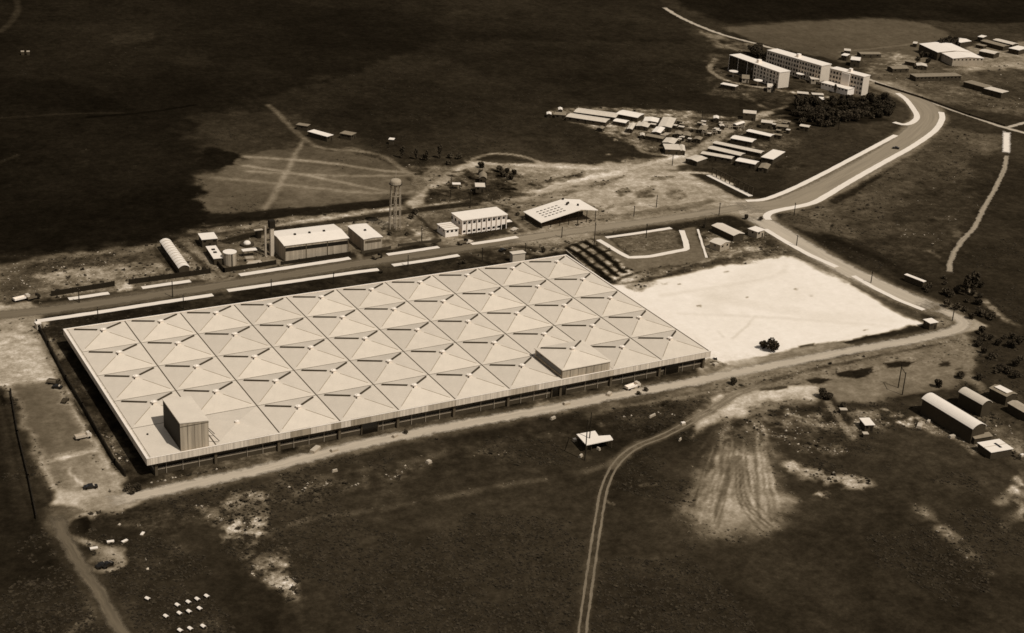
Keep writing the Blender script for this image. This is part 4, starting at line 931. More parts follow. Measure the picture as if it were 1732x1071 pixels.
# ------------------------------------------------------------------ workers' village
z=lambda x,y:(900+x/3.765,150+y/3.765)
VL=[([(260,150),(545,187),(545,160),(300,122)],0,2.8,'long barrack with pale roof at the far left end of the village, upper row'),
([(215,180),(470,217),(495,195),(245,155)],0,2.8,'long barrack with pale roof at the far left end of the village, lower row'),
([(545,160),(670,190),(712,162),(570,135)],1,3,'bright roofed house behind the middle of the village'),
([(515,207),(600,222),(615,205),(540,190)],1,2.6,'small bright house right of the two long barracks'),
([(700,208),(795,214),(818,190),(725,183)],1,2.8,'bright house in the middle row of the village'),
([(655,238),(738,247),(756,225),(680,215)],0,2.6,'pale house in the lower middle row of the village'),
([(805,240),(880,250),(927,190),(830,183)],0,3.2,'big square pale roof at the right of the village'),
([(765,275),(822,287),(842,250),(790,243)],1,3,'brightest square roof in the heart of the village'),
([(600,257),(640,262),(662,224),(626,220)],0,2.6,'narrow pale roof left of the brightest square roof'),
([(720,300),(830,322),(858,308),(740,288)],2,2.6,'grey roof below the brightest square roof'),
([(832,345),(900,352),(935,325),(850,310)],0,3,'upper half of the broad cluster roof at the village front'),
([(835,392),(935,385),(940,355),(850,355)],0,3.4,'rounded store with pale roof and dark base at the village front'),
([(938,400),(970,395),(975,362),(945,360)],0,2.8,'slim pale house right of the rounded store'),
([(165,136),(193,136),(193,122),(168,122)],1,2.4,'white hut at the far left tip of the village, upper one'),
([(90,165),(125,165),(122,152),(95,150)],1,2.4,'white hut at the far left tip of the village, lower one'),
([(140,165),(215,172),(222,152),(150,150)],2,2.4,'dull hut between the white tip huts and the barracks'),
([(420,250),(455,262),(452,245),(425,238)],2,2.2,'small dull hut below the long barracks'),
([(685,300),(715,300),(720,285),(690,284)],0,2.3,'little pale hut on the lower edge of the village'),
([(1290,228),(1305,236),(1342,216),(1330,206)],1,3.2,'bright little house where the village lane bends'),
([(1152,190),(1190,192),(1190,176),(1158,174)],1,2.8,'small white house at the top end of the village'),
([(1195,240),(1225,240),(1222,228),(1192,228)],0,2.4,'tiny pale hut among the timber frames'),
([(1055,262),(1110,270),(1120,245),(1075,238)],2,2.4,'dull roofed hut in the cluttered middle of the village'),
([(960,300),(1010,305),(1015,285),(968,280)],2,2.4,'dull hut left of the village lane'),
([(1030,320),(1075,330),(1085,312),(1040,305)],2,2.4,'dull hut nearest the village lane'),
([(905,290),(950,295),(955,275),(912,270)],2,2.4,'dull hut right of the brightest square roof'),
([(1365,272),(1520,308),(1540,294),(1388,258)],1,3.2,'bright long barrack, topmost of the right hand group'),
([(1265,318),(1402,343),(1426,325),(1290,295)],1,3.2,'wide bright barrack, second of the right hand group'),
([(1150,348),(1458,414),(1478,400),(1172,334)],0,2.8,'longest thin barrack of the right hand group'),
([(1120,382),(1330,430),(1350,415),(1147,362)],0,2.8,'thin barrack under the longest one'),
([(1070,415),(1272,450),(1288,434),(1092,400)],0,2.8,'thin barrack in the lowest row of the right hand group'),
([(1295,460),(1425,486),(1442,465),(1320,440)],1,3,'short bright barrack in the lowest row'),
([(1465,435),(1535,457),(1608,402),(1530,388)],1,3.4,'bright square house at the right end of the group'),
([(1440,507),(1502,512),(1520,486),(1462,472)],2,2.6,'dull hut below the bright square house'),
([(980,447),(1055,468),(1108,445),(1042,420)],0,3,'low pale roof at the left foot of the barracks'),
([(1342,156),(1428,162),(1430,144),(1346,136)],0,5,'dark walled two storey house above the barracks'),
([(1455,216),(1530,222),(1535,206),(1463,198)],0,4,'dark walled house below the two storey one'),
([(1552,240),(1632,248),(1634,232),(1560,224)],2,2.8,'dull roof right of the dark walled house'),
([(1705,238),(1765,250),(1772,236),(1712,226)],0,3,'pale isolated hut on the slope right of the barracks'),
([(1530,292),(1590,302),(1595,292),(1540,284)],2,2.4,'flat dull hut right of the topmost barrack')]
for q,k,h,lb in VL:
    house([z(*p) for p in q],h,lb,'barrack' if 'barrack' in lb else ('hut' if 'hut' in lb else 'house'),'barrack' if 'barrack' in lb else ('hut' if 'hut' in lb else 'village_house'),
          'gable' if h<3.4 else 'flat',.5,(m_tin,m_roofb,m_tind)[k],m_wallb,'roofs of the village and barracks',wins=(5 if 'long' in lb or 'thin' in lb else 2),over=.25,sides=False)
rv2=random.Random(21)
for grp,poly,n,lb in [('tiny shacks in the village',[(690,205),(1240,190),(1260,225),(1090,330),(700,330)],34,'tiny shack in the cluttered middle of the village'),('tiny shacks beside the barracks',[(1420,180),(1700,200),(1680,260),(1560,280),(1450,240)],8,'tiny shack above and right of the barracks')]:
    k=0
    while k<n:
        x=rv2.uniform(690,1700); y=rv2.uniform(180,335); ins=False
        for a_ in range(len(poly)):
            x0_,y0_=poly[a_]; x1_,y1_=poly[(a_+1)%len(poly)]
            if (y0_>y)!=(y1_>y) and x<(x1_-x0_)*(y-y0_)/(y1_-y0_)+x0_: ins=not ins
        if not ins: continue
        k+=1; a_=rv2.uniform(9,20); b_=rv2.uniform(5,8)
        house([z(x-a_,y),z(x+a_*.8,y+a_*.3),z(x+a_+3,y-b_+a_*.3),z(x-a_+5,y-b_)],rv2.uniform(1.8,2.6),lb,'shack','shack','flat',0,rv2.choice([m_tin,m_tind,m_tind,m_roofg,m_roofw]),m_wallb,grp,wins=1,door=True,over=.15,sides=False)
# ------------------------------------------------------------------ apartment blocks
m_apt=mat('apartment_render',205,.05,.5,.0,.8,var2=.05,scale2=2)
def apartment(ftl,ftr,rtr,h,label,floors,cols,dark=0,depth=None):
    a_=at(*ftl,h); b_=at(*ftr,h); c_=at(*rtr,h); u=b_-a_; u.z=0; L=u.length; a=math.atan2(u.y,u.x); v=c_-b_; Wd=abs(-v.x*math.sin(a)+v.y*math.cos(a)) if depth is None else depth
    t=thing('apartment_block',label,'apartment block',(a_.x,a_.y,0),a,'apartment blocks on the hill')
    MB().box(0,L,0,Wd,0,h-.4).build('wall',m_apt,t); rf=MB().box(-.3,L+.3,-.3,Wd+.3,h-.4,h).build('roof',m_roofb,t)
    fh=(h-1)/floors; px=MB().box(0,.01,0,.01,0,.01)
    w0=None
    for f in range(floors):
        for k in range(cols):
            qx=(k+.5)*L/cols; 
            if w0 is None: w0=MB().box(-.8,.8,-.05,.06,.0,1.75).build('window',m_glass,t); o=w0
            else: o=w0.copy(); C.objects.link(o); o.parent=t
            o.location=(qx,0,f*fh+.9); o.scale=(1.0 if k%3 else .6,1,1.0)
    if dark: MB().box(.1,L*dark,-.04,-.001,.2,h-.5).build('shaded_facade',m_wallb,t)  # left part of the front darkened: shade put into its colour
    for f in range(1,floors): MB().box(L*dark+.02,L-.02,-.08,-.001,f*fh+.35,f*fh+.5).build('floor_band',m_roofb,t)
    for k in range(0,cols+1,3): MB().box(min(max(k*L/cols-.12,0),L-.24),min(max(k*L/cols+.12,.24),L),-.25,-.081,0,h-.45).build('pier',m_white,t)
    MB().box(L*.48,L*.48+2.2,Wd*.3,Wd*.6,h,h+2.4).build('stair_head',m_white,rf)
    return t,L,Wd
apartment((1298.3,84.8),(1389.8,111),(1402.7,107.3),13.6,'longest four storey apartment block, at the back of the three',4,20)
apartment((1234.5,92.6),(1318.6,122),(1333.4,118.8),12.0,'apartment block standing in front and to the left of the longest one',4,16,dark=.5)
t,L,Wd=apartment((1404.6,115.2),(1461,129.6),(1474,127.6),14.2,'bright apartment block at the right end with a blank sunlit end wall',4,11)
MB().box(L*.38,L*.62,-1.1,-.26,0,13.4).build('stair_tower',m_white,t)
z=lambda x,y:(1180+x/5.41,50+y/5.41)
house([z(1150,485),z(1375,557),z(1445,530),z(1205,462)],4.5,'long low white wing at the foot of the right apartment block','wing','low_wing','flat',0,m_roofb,m_white,wins=8,door=False,sides=False)
house([z(215,500),z(350,528),z(368,512),z(232,485)],3,'bright roofed shed left of the apartment gardens','shed','garden_shed','flat',0,m_roofb,m_wallb,wins=2)
for q,lb in [([z(280,385),z(375,395),z(375,378),z(285,372)],'mushroom shaped canopy left of the front apartment block'),([z(505,470),z(600,478),z(600,460),z(510,452)],'mushroom shaped canopy under the front apartment block'),([z(895,410),z(980,415),z(985,400),z(900,395)],'mushroom shaped canopy between the two long apartment blocks')]:
    c,a,L,Wd=fit(q,4); t=thing('mushroom_canopy',lb,'canopy',c,a,'canopies in the apartment gardens')
    MB().cyl((0,0),.5,0,3.8,8).build('stem',m_conc,t); MB().cyl((0,0),L/2.2,3.8,4.2,14).build('roof',m_roofb,t)
house([z(905,585),z(1010,592),z(1020,575),z(915,568)],2.8,'low pale roof in the row below the apartments, left one','shed','garden_shed','flat',0,m_tin,m_wallb,wins=2)
house([z(1040,598),z(1150,600),z(1150,585),z(1050,582)],2.8,'low pale roof in the row below the apartments, right one','shed','garden_shed','flat',0,m_tin,m_wallb,wins=2)
house([z(1108,640),z(1155,642),z(1158,622),z(1112,618)],2.8,'tiny square hut at the edge of the wood','hut','wood_hut','flat',0,m_roofb,m_wallb,wins=1,door=False)
house([z(635,530),z(700,535),z(705,500),z(640,495)],3.5,'pale cubic house at the foot of the front apartment block','house','cubic_house','flat',0,m_roofw,m_wall,wins=2)
house([z(1030,460),z(1100,455),z(1105,432),z(1035,430)],3.5,'pale cubic house between the long and the right apartment blocks','house','cubic_house','flat',0,m_roofw,m_wall,wins=2)
house([z(400,450),z(470,455),z(480,418),z(410,415)],3.0,'grey house below the left end of the front apartment block','house','cubic_house','flat',0,m_tind,m_wall,wins=2)
# ------------------------------------------------------------------ works compound top right
z=lambda x,y:(1400+x/4.464,40+y/4.464)
t,rf,(hx,hy)=house([z(815,232),z(1012,200),z(945,145),z(757,160)],6.5,'largest white roofed workshop in the far right compound, rear part','workshop','workshop','gable',1.2,m_roofb,m_wallb,wins=4,door=False,axis='y')
house([z(925,272),z(1150,256),z(1050,195),z(868,208)],6.0,'front wing of the largest workshop in the far right compound','workshop','workshop','gable',1.0,m_roofb,m_wall,wins=8,door=False,axis='y')
CL=[([(950,125),(1005,150),(1052,130),(1000,105)],4,1,'square pavilion with white hipped roof behind the largest workshop','pavilion'),
([(1135,100),(1175,108),(1195,95),(1160,86)],4,1,'small white roofed hut at the top edge of the compound','hut'),
([(1180,132),(1330,182),(1350,166),(1200,120)],3.5,2,'dark sided long shed in the far right compound, left of a twin','shed'),
([(1270,125),(1400,166),(1415,150),(1290,112)],3.5,0,'pale long shed in the far right compound, right of a twin','shed'),
([(1395,188),(1450,208),(1484,182),(1430,162)],4,1,'bright square house near the top right corner','house'),
([(1160,208),(1262,236),(1282,216),(1180,190)],3.8,0,'shed with pale ribbed roof between the workshop and the corner house','shed'),
([(655,412),(965,385),(975,368),(665,388)],3.5,2,'very long grey schoolhouse like building with a row of windows','long house'),
([(1050,442),(1190,490),(1215,470),(1080,424)],3.8,2,'grey roofed block, left half of a stepped pair','house'),
([(1200,492),(1320,530),(1342,512),(1228,472)],4.2,0,'grey roofed block, right half of a stepped pair','house'),
([(165,276),(238,278),(258,258),(185,250)],5,1,'white two storey house behind the right apartment block','house'),
([(108,240),(148,247),(162,233),(122,222)],4,1,'small white house left of the two storey one','house'),
([(118,205),(170,207),(178,194),(130,190)],3,0,'pale hut above the small white house','hut'),
([(240,236),(378,226),(385,212),(250,220)],3,2,'long low grey roof right of the white two storey house','shed'),
([(480,350),(570,330),(580,315),(500,330)],3,2,'dull slanting shed in the middle of the rough ground','shed'),
([(590,285),(660,300),(670,288),(600,272)],3,2,'broken roofed shed in the rough ground, left one','shed'),
([(665,320),(745,322),(750,305),(675,300)],3,0,'broken roofed shed in the rough ground, right one','shed'),
([(640,150),(675,154),(680,140),(650,136)],3,0,'tiny pale hut far back beyond the rough ground','hut'),
([(1130,160),(1180,175),(1190,165),(1140,150)],2.5,2,'dark little store beside the long shed pair','store')]
for q,h,k,lb,ct in CL:
    house([z(*p) for p in q],h,lb,ct,ct.replace(' ','_'),'gable' if ct in('pavilion','shed') else 'flat',.6,(m_tin,m_roofb,m_tind)[k],m_wallb,'buildings of the far right compound',wins=(12 if 'very long' in lb else 3),over=.25,sides=False)
# far left pair of white dots, top left
for q,lb in [((38,87),'left one of two white huts far off in the dark woods'),((47.5,87),'right one of two white huts far off in the dark woods')]:
    x,y=q; house([(x-1.6,y+1),(x+1.6,y+1),(x+1.6,y-.8),(x-1.6,y-.8)],2.4,lb,'hut','far_hut','flat',0,m_roofg,m_wallb,wins=0,over=.1)

# ------------------------------------------------------------------ water tower
p=at(667.5,386); t=thing('water_tower','slender water tower with a small domed tank on tall legs','water tower',(p.x,p.y,0),.3)
Ht=24.0; nl=6
leg=None
for k in range(nl):
    a=2*math.pi*k/nl; MB().bar((3.2*math.cos(a),3.2*math.sin(a),0),(2.6*math.cos(a),2.6*math.sin(a),Ht),.17).build('leg',m_wall,t)
for zz in (6,12,18): 
    mb=MB()
    for k in range(nl):
        a=2*math.pi*k/nl; b=2*math.pi*(k+1)/nl; rr=3.2-.6*zz/Ht; mb.bar((rr*math.cos(a),rr*math.sin(a),zz),(rr*math.cos(b),rr*math.sin(b),zz),.12)
    mb.build('ring_beam',m_wall,t)
MB().cyl((0,0),.25,0,Ht,8).build('riser_pipe',m_wall,t)
mb=MB().cyl((0,0),1.4,Ht-.8,Ht,18,2.9).cyl((0,0),2.9,Ht,Ht+1.5,18,cap=False); 
for k in range(4): a0=k*math.pi/8; a1=(k+1)*math.pi/8; mb.cyl((0,0),2.9*math.cos(a0),Ht+1.5+1.4*math.sin(a0),Ht+1.5+1.4*math.sin(a1),18,2.9*math.cos(a1)+.01,cap=False)
tk=mb.build('tank',m_wall,t,smooth=False); MB().cyl((0,0),3.4,Ht-.1,Ht+.1,18).build('walkway',m_dark,tk)
MB().bar((0,0,Ht+3.5),(0,0,Ht+7.5),.10).build('mast',m_steel,t)

# ------------------------------------------------------------------ walls
def wall(pts,h,label,th=.35,mt=None,group='low boundary walls'):
    P=[at(*q) for q in pts]; c=P[0].copy(); c.z=0
    t=thing('boundary_wall',label,'wall',c,0,group)
    for i in range(len(P)-1):
        a=P[i]-c; b=P[i+1]-c; d=(b-a).normalized(); s=Vector((-d.y,d.x,0))*th/2
        MB().add([a-s,b-s,b+s,a+s,a-s+Vector((0,0,h)),b-s+Vector((0,0,h)),b+s+Vector((0,0,h)),a+s+Vector((0,0,h))],BX).build('wall_run',mt or m_wallb,t)
        n=max(1,int((b-a).length/8)); mb=MB()
        for k in range(n+1): q=a.lerp(b,k/n); mb.box(q.x-.3,q.x+.3,q.y-.3,q.y+.3,0,h+.15)
        mb.build('wall_pier',mt or m_wallb,t)
wall([(88,501),(193,484)],2.4,'dark plot wall west of the gate by the avenue',mt=m_dark); wall([(219,481),(355,462.5)],2.4,'dark plot wall between the gate and the tank yard',mt=m_dark)
wall([(364.5,444),(379,461),(466,447.5)],2.2,'angled dark wall round the south side of the tank yard',mt=m_dark); wall([(477,448),(592,431)],1.6,'dark wall along the foot of the largest hall',mt=m_dark)
wall([(612,429),(660,421)],1.3,'dark wall in front of the mid sized hall'); wall([(674,417),(745,408.5)],1.3,'dark wall in front of the water tower plot')
wall([(62,549),(82,586),(112,644),(140,690),(195,786),(212,806)],2.2,'long dark wall separating the factory from the plaza',mt=m_dark)
wall([(18,664),(30,735),(48,810),(62,878)],1.6,'dark wall down the far left border of the picture',mt=m_dark)
wall([(1480,142),(1560,167),(1640,196),(1700,214)],1.4,'hedge like dark wall along the far road')
wall([(958,425),(990,452),(1046,494)],.5,'low concrete kerb wall along the east edge of the trenches',mt=m_conc)

# ------------------------------------------------------------------ poles
pr=thing('utility_pole','','utility pole',(0,0,0),0,'utility poles along the roads')
MB().cyl((0,0),.26,0,8.6,8,.18).build('pole_shaft',m_pole,pr); ca=MB().box(-1.0,1.0,-.08,.08,7.8,7.98).build('crossarm',m_pole,pr)
for q in (-.85,.85,0): MB().cyl((q,0),.06,7.98,8.2,6).build('insulator',m_conc,ca)
PL=[((166,541),(525),'between the left end of the factory and its pavement'),((310.6,523),499,'behind the second roof bay of the factory'),((292,503),475,'on the avenue before the long barrel shed'),((134,512),488,'beside the first short pavement on the far left'),
((459,498),472,'behind the fourth roof bay of the factory'),((564,481),462,'behind the fifth roof bay of the factory'),((690,451),434,'behind the seventh roof bay of the factory'),((815.5,442.6),419,'on the sand west of the kiosk'),
((887.7,437),411,'beside the kiosk'),((713,411),382,'in the water tower plot'),((950,402),388,'across the avenue from the hangar'),((1004.6,416.6),370,'at the corner of the grass island'),((1092.6,403),379,'standing inside the grass island'),
((1072,366),354,'on the sand verge right of the hangar'),((1110,351),330,'standing alone on the open sand'),((1216,364.5),343,'just before the road junction'),((1191.6,386),370,'at the top of the side street'),
((1343,364.5),343,'on the slope beside the climbing road'),((1347,416),398,'on the upper part of the slanting road'),((1473,478.5),461,'on the middle of the slanting road'),((1610.7,542.6),530,'at the eastern bend of the road'),
((762,334),300,'left of the cottage in the dark hollow'),((815,303),288,'on the dirt loop above the cottages'),((1137,280),262,'by the lane below the village'),((1187,205),188,'among the timber frames of the village'),((795,352),320,'behind the office block'),((1418,220),205,'on the slope below the wood')]
first=True
for (x,y),top,lb in PL:
    p=at(x,y); hgt=None
    for k in range(40,200):
        q=Vector((p.x,p.y,k*.1)); d=q-CAMPOS; py=535.5-FPX*d.dot(UP)/d.dot(FW)
        if py<=top: hgt=k*.1; break
    hgt=min(max(hgt or 9,6),13)
    o=pr if first else dup(pr,(0,0,0)); first=False
    o.location=(p.x,p.y,0); o.rotation_euler=(0,0,1.3+((x*7)%10)*.05); o.scale=(1.0,1.0,hgt/8.6); o['label']='thin dark pole '+lb
# double poles
for (x,y),(x2,y2),h,lb in [((989,779),(996,756),17,'pair of tall poles rising in front of the white shelter'),((1519,656),(1526,668),12,'pair of bare poles on the dusty ground right of the road')]:
    a=at(x,y); b=at(x2,y2); t=thing('twin_poles',lb,'pole pair',(a.x,a.y,0)); d=b-a
    MB().cyl((0,0),.24,0,h,8,.18).build('pole_shaft',m_pole,t); MB().cyl((d.x,d.y),.24,0,h*.86,8,.18).build('pole_shaft',m_pole,t)
    MB().bar((0,0,h*.8),(d.x,d.y,h*.8),.1).build('crossbar',m_pole,t)
# unfinished concrete frame
A=at(1201,297.5); B=at(1269,331); u=(B-A); L=u.length; t=thing('column_row','row of bare concrete columns on a bright slab beside the hill foot','column row',(A.x,A.y,0),math.atan2(u.y,u.x))
MB().box(-1,L+1,-2.2,1.0,0,.3).build('slab',m_walk,t)
for k in range(10):
    MB().box(k*L/9-.25,k*L/9+.25,1.1,1.6,0,4.6).build('column',m_wallb,t)
MB().box(-.3,L+.3,1.15,1.55,4.6,5.0).build('beam',m_wallb,t)

# ------------------------------------------------------------------ vehicles
def car(loc,rz,label,mt,L=4.4,group='cars and trucks'):
    t=thing('parked_car',label,'car',loc,rz,group); w=.9
    prof=[(-L/2,.35),(-L/2,.85),(-L*.42,1.0),(-L*.30,1.02),(-L*.18,1.52),(L*.14,1.52),(L*.27,1.02),(L*.45,.92),(L/2,.75),(L/2,.35)]
    n=len(prof); vs=[(x,-w,z) if z<1.2 else (x,-w+.15,z) for x,z in prof]+[(x,w,z) if z<1.2 else (x,w-.15,z) for x,z in prof]
    fs=[tuple(range(n)),tuple(range(2*n-1,n-1,-1))]+[(i,n+i,n+(i+1)%n,(i+1)%n) for i in range(n)]
    MB().add(vs,fs).build('body',mt,t)
    MB().add([(L*.16,-w+.22,1.47),(L*.16,w-.22,1.47),(L*.255,w-.12,1.1),(L*.255,-w+.12,1.1),(L*.18,-w+.22,1.50),(L*.18,w-.22,1.50),(L*.275,w-.12,1.13),(L*.275,-w+.12,1.13)],BX).build('windscreen',m_steel,t)
    for sx in (-.31,.31):
        for sy in (-1,1):
            mb=MB(); vs=[]; k=10
            for yy in (sy*w-.12,sy*w+.12): vs+=[(sx*L+.34*math.cos(2*math.pi*i/k),yy,.34+.34*math.sin(2*math.pi*i/k)) for i in range(k)]
            mb.add(vs,[tuple(range(k)),tuple(range(2*k-1,k-1,-1))]+[(i,(i+1)%k,k+(i+1)%k,k+i) for i in range(k)]).build('wheel',m_tyre,t)
    return t
def truck(loc,rz,label,mt,L=6.5,load=None):
    t=thing('parked_truck',label,'truck',loc,rz,'cars and trucks')
    MB().box(L*.22,L*.40,-1.0,1.0,.6,2.3).box(L*.40,L*.5,-.9,.9,.6,1.5).build('cab',mt,t)
    MB().box(-L*.5,L*.2,-1.1,1.1,.9,1.15).box(-L*.5,L*.2,-1.1,-1.0,1.15,1.8).box(-L*.5,L*.2,1.0,1.1,1.15,1.8).box(-L*.5,-L*.49,-1,1,1.15,1.8).build('cargo_bed',load or m_wood,t)
    MB().box(L*.395,L*.41,-.8,.8,1.6,2.2).build('windscreen',m_glass,t)
    for sx in (-.33,.33):
        for sy in (-1,1):
            vs=[]; k=10
            for yy in (sy*.95-.15,sy*.95+.15): vs+=[(sx*L+.45*math.cos(2*math.pi*i/k),yy,.45+.45*math.sin(2*math.pi*i/k)) for i in range(k)]
            MB().add(vs,[tuple(range(k)),tuple(range(2*k-1,k-1,-1))]+[(i,(i+1)%k,k+(i+1)%k,k+i) for i in range(k)]).build('wheel',m_tyre,t)
    return t
def g(x,y): p=at(x,y); return (p.x,p.y,.08)
car(g(153.5,826),-.15,'dark car alone on the pale plaza below the factory',m_car,4.8)
car(g(182,958),.5,'dark car on the sandy loop at the bottom left, right of a pair',m_car,4.2); car(g(173,959),.3,'dark car on the sandy loop at the bottom left, left of a pair',m_car,4.2)
car(g(1515,252),2.4,'dark car driving down the climbing road',m_car,4.4)
car(g(97,657),-.6,'small dark car at the upper edge of the plaza',m_car,4.0)
truck(g(92,650),-.7,'dark truck just behind the small car on the plaza',m_wallb,5.5)
truck(g(141,742),.05,'white flatbed truck on the right edge of the plaza',m_carl,6,m_conc)
truck(g(783,413),.3,'dark truck parked before the office annex',m_dark,6.5); car(g(793,411),.3,'light van like car beside the dark truck at the office annex',m_carl,4.6)
truck(g(638,437.5),.35,'dark truck beside the road near the mid sized hall',m_dark,5.5)
car(g(870,390),.4,'light car at the east end of the office block',m_carl,4.4)
truck(g(38,508),.25,'white lorry with pale tarpaulin at the far left of the avenue',m_carl,8,m_white); truck(g(57,506.5),.25,'dark lorry right of the white one on the far left',m_dark,6)
car(g(850,425),.3,'dark car on the sand north of the factory',m_car,4.2)
truck(g(1070,657),.2,'pale lorry unloading before the right end of the factory',m_carl,7.5,m_white)
car(g(110,680),.9,'dark car on the plaza near the wall, nearer than the truck',m_wallb,3.8)
truck(g(1068,536.5),-.6,'dark machine at the right eave of the factory',m_wallb,5)

# ------------------------------------------------------------------ tents and crates lower left
def hut_small(x,y,rz,label,s=1.0):
    p=at(x,y); t=thing('white_hutch',label,'hutch',(p.x,p.y,0),rz,'white hutches in the bottom left field')
    s*=.56; L,W2,h=2.9*s,2.1*s,1.5*s
    MB().box(-L/2+.1,L/2-.1,-W2/2+.1,W2/2-.1,0,h).build('wall',m_wallb,t)
    MB().vault(-L/2,L/2,-W2/2,W2/2,h,.5*s,.08,8,'x').build('roof',m_roofb,t)
    MB().box(L/2-.1,L/2-.04,-.5*s,.5*s,.0,h-.2).build('opening',m_glass,t)
TC=[(350,1012,'last on the right of the upper row'),(334,1017,'third of the upper row'),(319,1022,'second of the upper row'),(300.5,1027,'first of the upper row'),(338,1033,'last of the middle row'),(320,1038,'third of the middle row'),(304,1041,'second of the middle row'),(281,1046,'first of the middle row'),(305,1070,'cut by the bottom border'),(322,1067,'middle one of the lowest row'),(344,1063,'last on the right of the lowest row')]
for x,y,lb in TC: hut_small(x,y,-1.25,'small white roofed hutch, '+lb)
hut_small(250,1016,-1.1,'small white hutch standing apart left of the rows',1.0)
for x,y,rz,s,lb in [(187,917.5,-.15,1.3,'flat white box left of a pair in the scrub below the plaza'),(211,916.5,.4,1.2,'flat white box right of a pair in the scrub below the plaza'),(159,929,-.1,1.4,'white box beside the sandy loop'),(241,904,.9,1.1,'white upright box above the scrub pair')]:
    p=at(x,y); t=thing('white_crate',lb,'crate',(p.x,p.y,0),rz,'white boxes in the scrub'); s*=.44; MB().box(-1.9*s,1.9*s,-.9*s,.9*s,0,.8*s).build('box',m_wall,t); MB().box(-2*s,2*s,-1*s,1*s,.8*s,.95*s).build('lid',m_roofb,t)

# ------------------------------------------------------------------ stacks of building material
SK=[(533,762,5,2.2,'long pale plank stack before the factory front'),(565,763,3,1.5,'short pale plank stack right of the long one'),(1030,668,3,1.6,'small pale stack before the raised bay'),(1075,655,4,2,'pale stack by the dark gap near the right end'),(958,684,3,1.5,'pale stack at the right of the earth ramp'),(668,739,2.5,1.3,'pale stack on the verge near the middle of the factory'),
(725,783,2,1.8,'white heap alone on the field edge'),(566,798,2.2,.7,'white plank leaning in the grass'),(935,709,2.6,1,'white boards beside the front road'),(972,746,1.6,1.4,'white block left of the shelter'),(1012,761,1.0,1.6,'white block under the shelter edge'),(982,773,2.2,1,'white board at the foot of the tall poles'),(1155,718,2,1.4,'white block beside the track'),(1103,705,3.8,.7,'long board in the dark scrub'),
(1210,618,2.4,2,'pale stack at the right corner of the factory'),(1150,745,2,.6,'thin board in the dark field'),(1555,722,4,2.2,'pale stack of sheets in the scrub near the sheds'),(1610,740,3,1.6,'loose pale sheets by the long barrel shed'),(1570,715,2.5,1.3,'pale sheet nearer the track by the sheds'),(1728,772,2,1.2,'small pale heap by the right border')]
for x,y,L,W2,lb in SK:
    p=at(x,y); t=thing('material_stack',lb,'stack',(p.x,p.y,0),.25+((x*13)%7)*.12-.3,'stacks of building material')
    for k in range(3):
        MB().box(-L/2+k*.12,L/2-k*.1,-W2/2+k*.06,W2/2-k*.1,k*.35,k*.35+.33).build('board_layer',(m_roofb if x%3==0 else m_conc) if k==2 else m_wall,t)
# poles and frames among village: timber frames
z=lambda x,y:(900+x/3.765,150+y/3.765)
for (x,y),L,rz,lb in [((1200,245),14,-.5,'timber frame stack, left one among the village frames'),((1235,262),12,-.5,'timber frame stack, right one among the village frames'),((1090,300),9,-.4,'timber frame by the village lane')]:
    p=at(*z(x,y)); t=thing('timber_frame',lb,'frame',(p.x,p.y,0),rz,'timber frames of the village')
    for k in range(4): MB().bar((k*L/3,0,0),(k*L/3,0,2.4),.12).bar((k*L/3,4,0),(k*L/3,4,2.4),.12).bar((k*L/3,0,2.4),(k*L/3,4,2.4),.12).build('trestle',m_wall,t)
    MB().bar((0,0,2.5),(L,0,2.5),.14).bar((0,4,2.5),(L,4,2.5),.14).build('rail',m_wall,t)

# ------------------------------------------------------------------ trees
def crown(seed,w,h,n,lobes,low=.15,leaf=.5):
    r=random.Random(seed); mb=MB(); L=[]
    for k in range(lobes):
        a=r.uniform(0,6.28); rr=r.uniform(0,.55)*w/2; L.append((rr*math.cos(a),rr*math.sin(a),r.uniform(low+.15,.8)*h,r.uniform(.34,.55)*w*.62,r.uniform(.22,.34)*h))
    for i in range(n):
        cx,cy,cz,rw,rh=r.choice(L)
        while True:
            x,y,z_=r.uniform(-1,1),r.uniform(-1,1),r.uniform(-1,1)
            d=x*x+y*y+z_*z_
            if .25<d<1.1: break
        p=Vector((cx+x*rw,cy+y*rw,max(low*h,cz+z_*rh)))
        u=Vector((r.uniform(-1,1),r.uniform(-1,1),r.uniform(-.6,.6))).normalized(); v=u.cross(Vector((r.uniform(-1,1),r.uniform(-1,1),r.uniform(-1,1)))).normalized(); s=leaf*r.uniform(.5,1.3)
        mb.add([p-u*s-v*s*.6,p+u*s-v*s*.6,p+u*s*.7+v*s*.8,p-u*s*.7+v*s*.7],[(0,1,2,3)])
    return mb
def tree(seed,w,h,n,lobes,label,group,leafm,name='tree',low=.15,leaf=.5):
    t=thing(name,label,'tree',(0,0,0),0,group)
    MB().cyl((0,0),.22,0,h*.5,7,.12).bar((0,0,h*.3),(w*.2,0,h*.6),.09).bar((0,0,h*.3),(-w*.15,w*.12,h*.62),.09).build('trunk',m_bark,t)
    me=crown(seed,w,h,n,lobes,low,leaf).build('crown',leafm,t)
    return t
TP=[tree(1,6,5.5,760,9,'','',m_leaf),tree(2,7,7,900,11,'','',m_leaf),tree(3,5,4.5,560,7,'','',m_leaf2),tree(4,3.2,9,380,6,'','',m_leaf,'slender_tree',.1,.45)]
used=[False]*4
def put(k,x,y,s,label,group,px=True):
    p=at(x,y) if px else Vector((x,y,0))
    if used[k]: o=dup(TP[k],(p.x,p.y,0),random.uniform(0,6.28),label,group)
    else:
        o=TP[k]; o.location=(p.x,p.y,0); used[k]=True; o['label']=label
        o['group']=group
    if not group and 'group' in o: del o['group']
    o.scale=(s,s,s*random.uniform(.85,1.1)); return o
put(1,1304.5,594,.85,'rounder dark tree standing on the south edge of the bright yard, right of its neighbour',None)
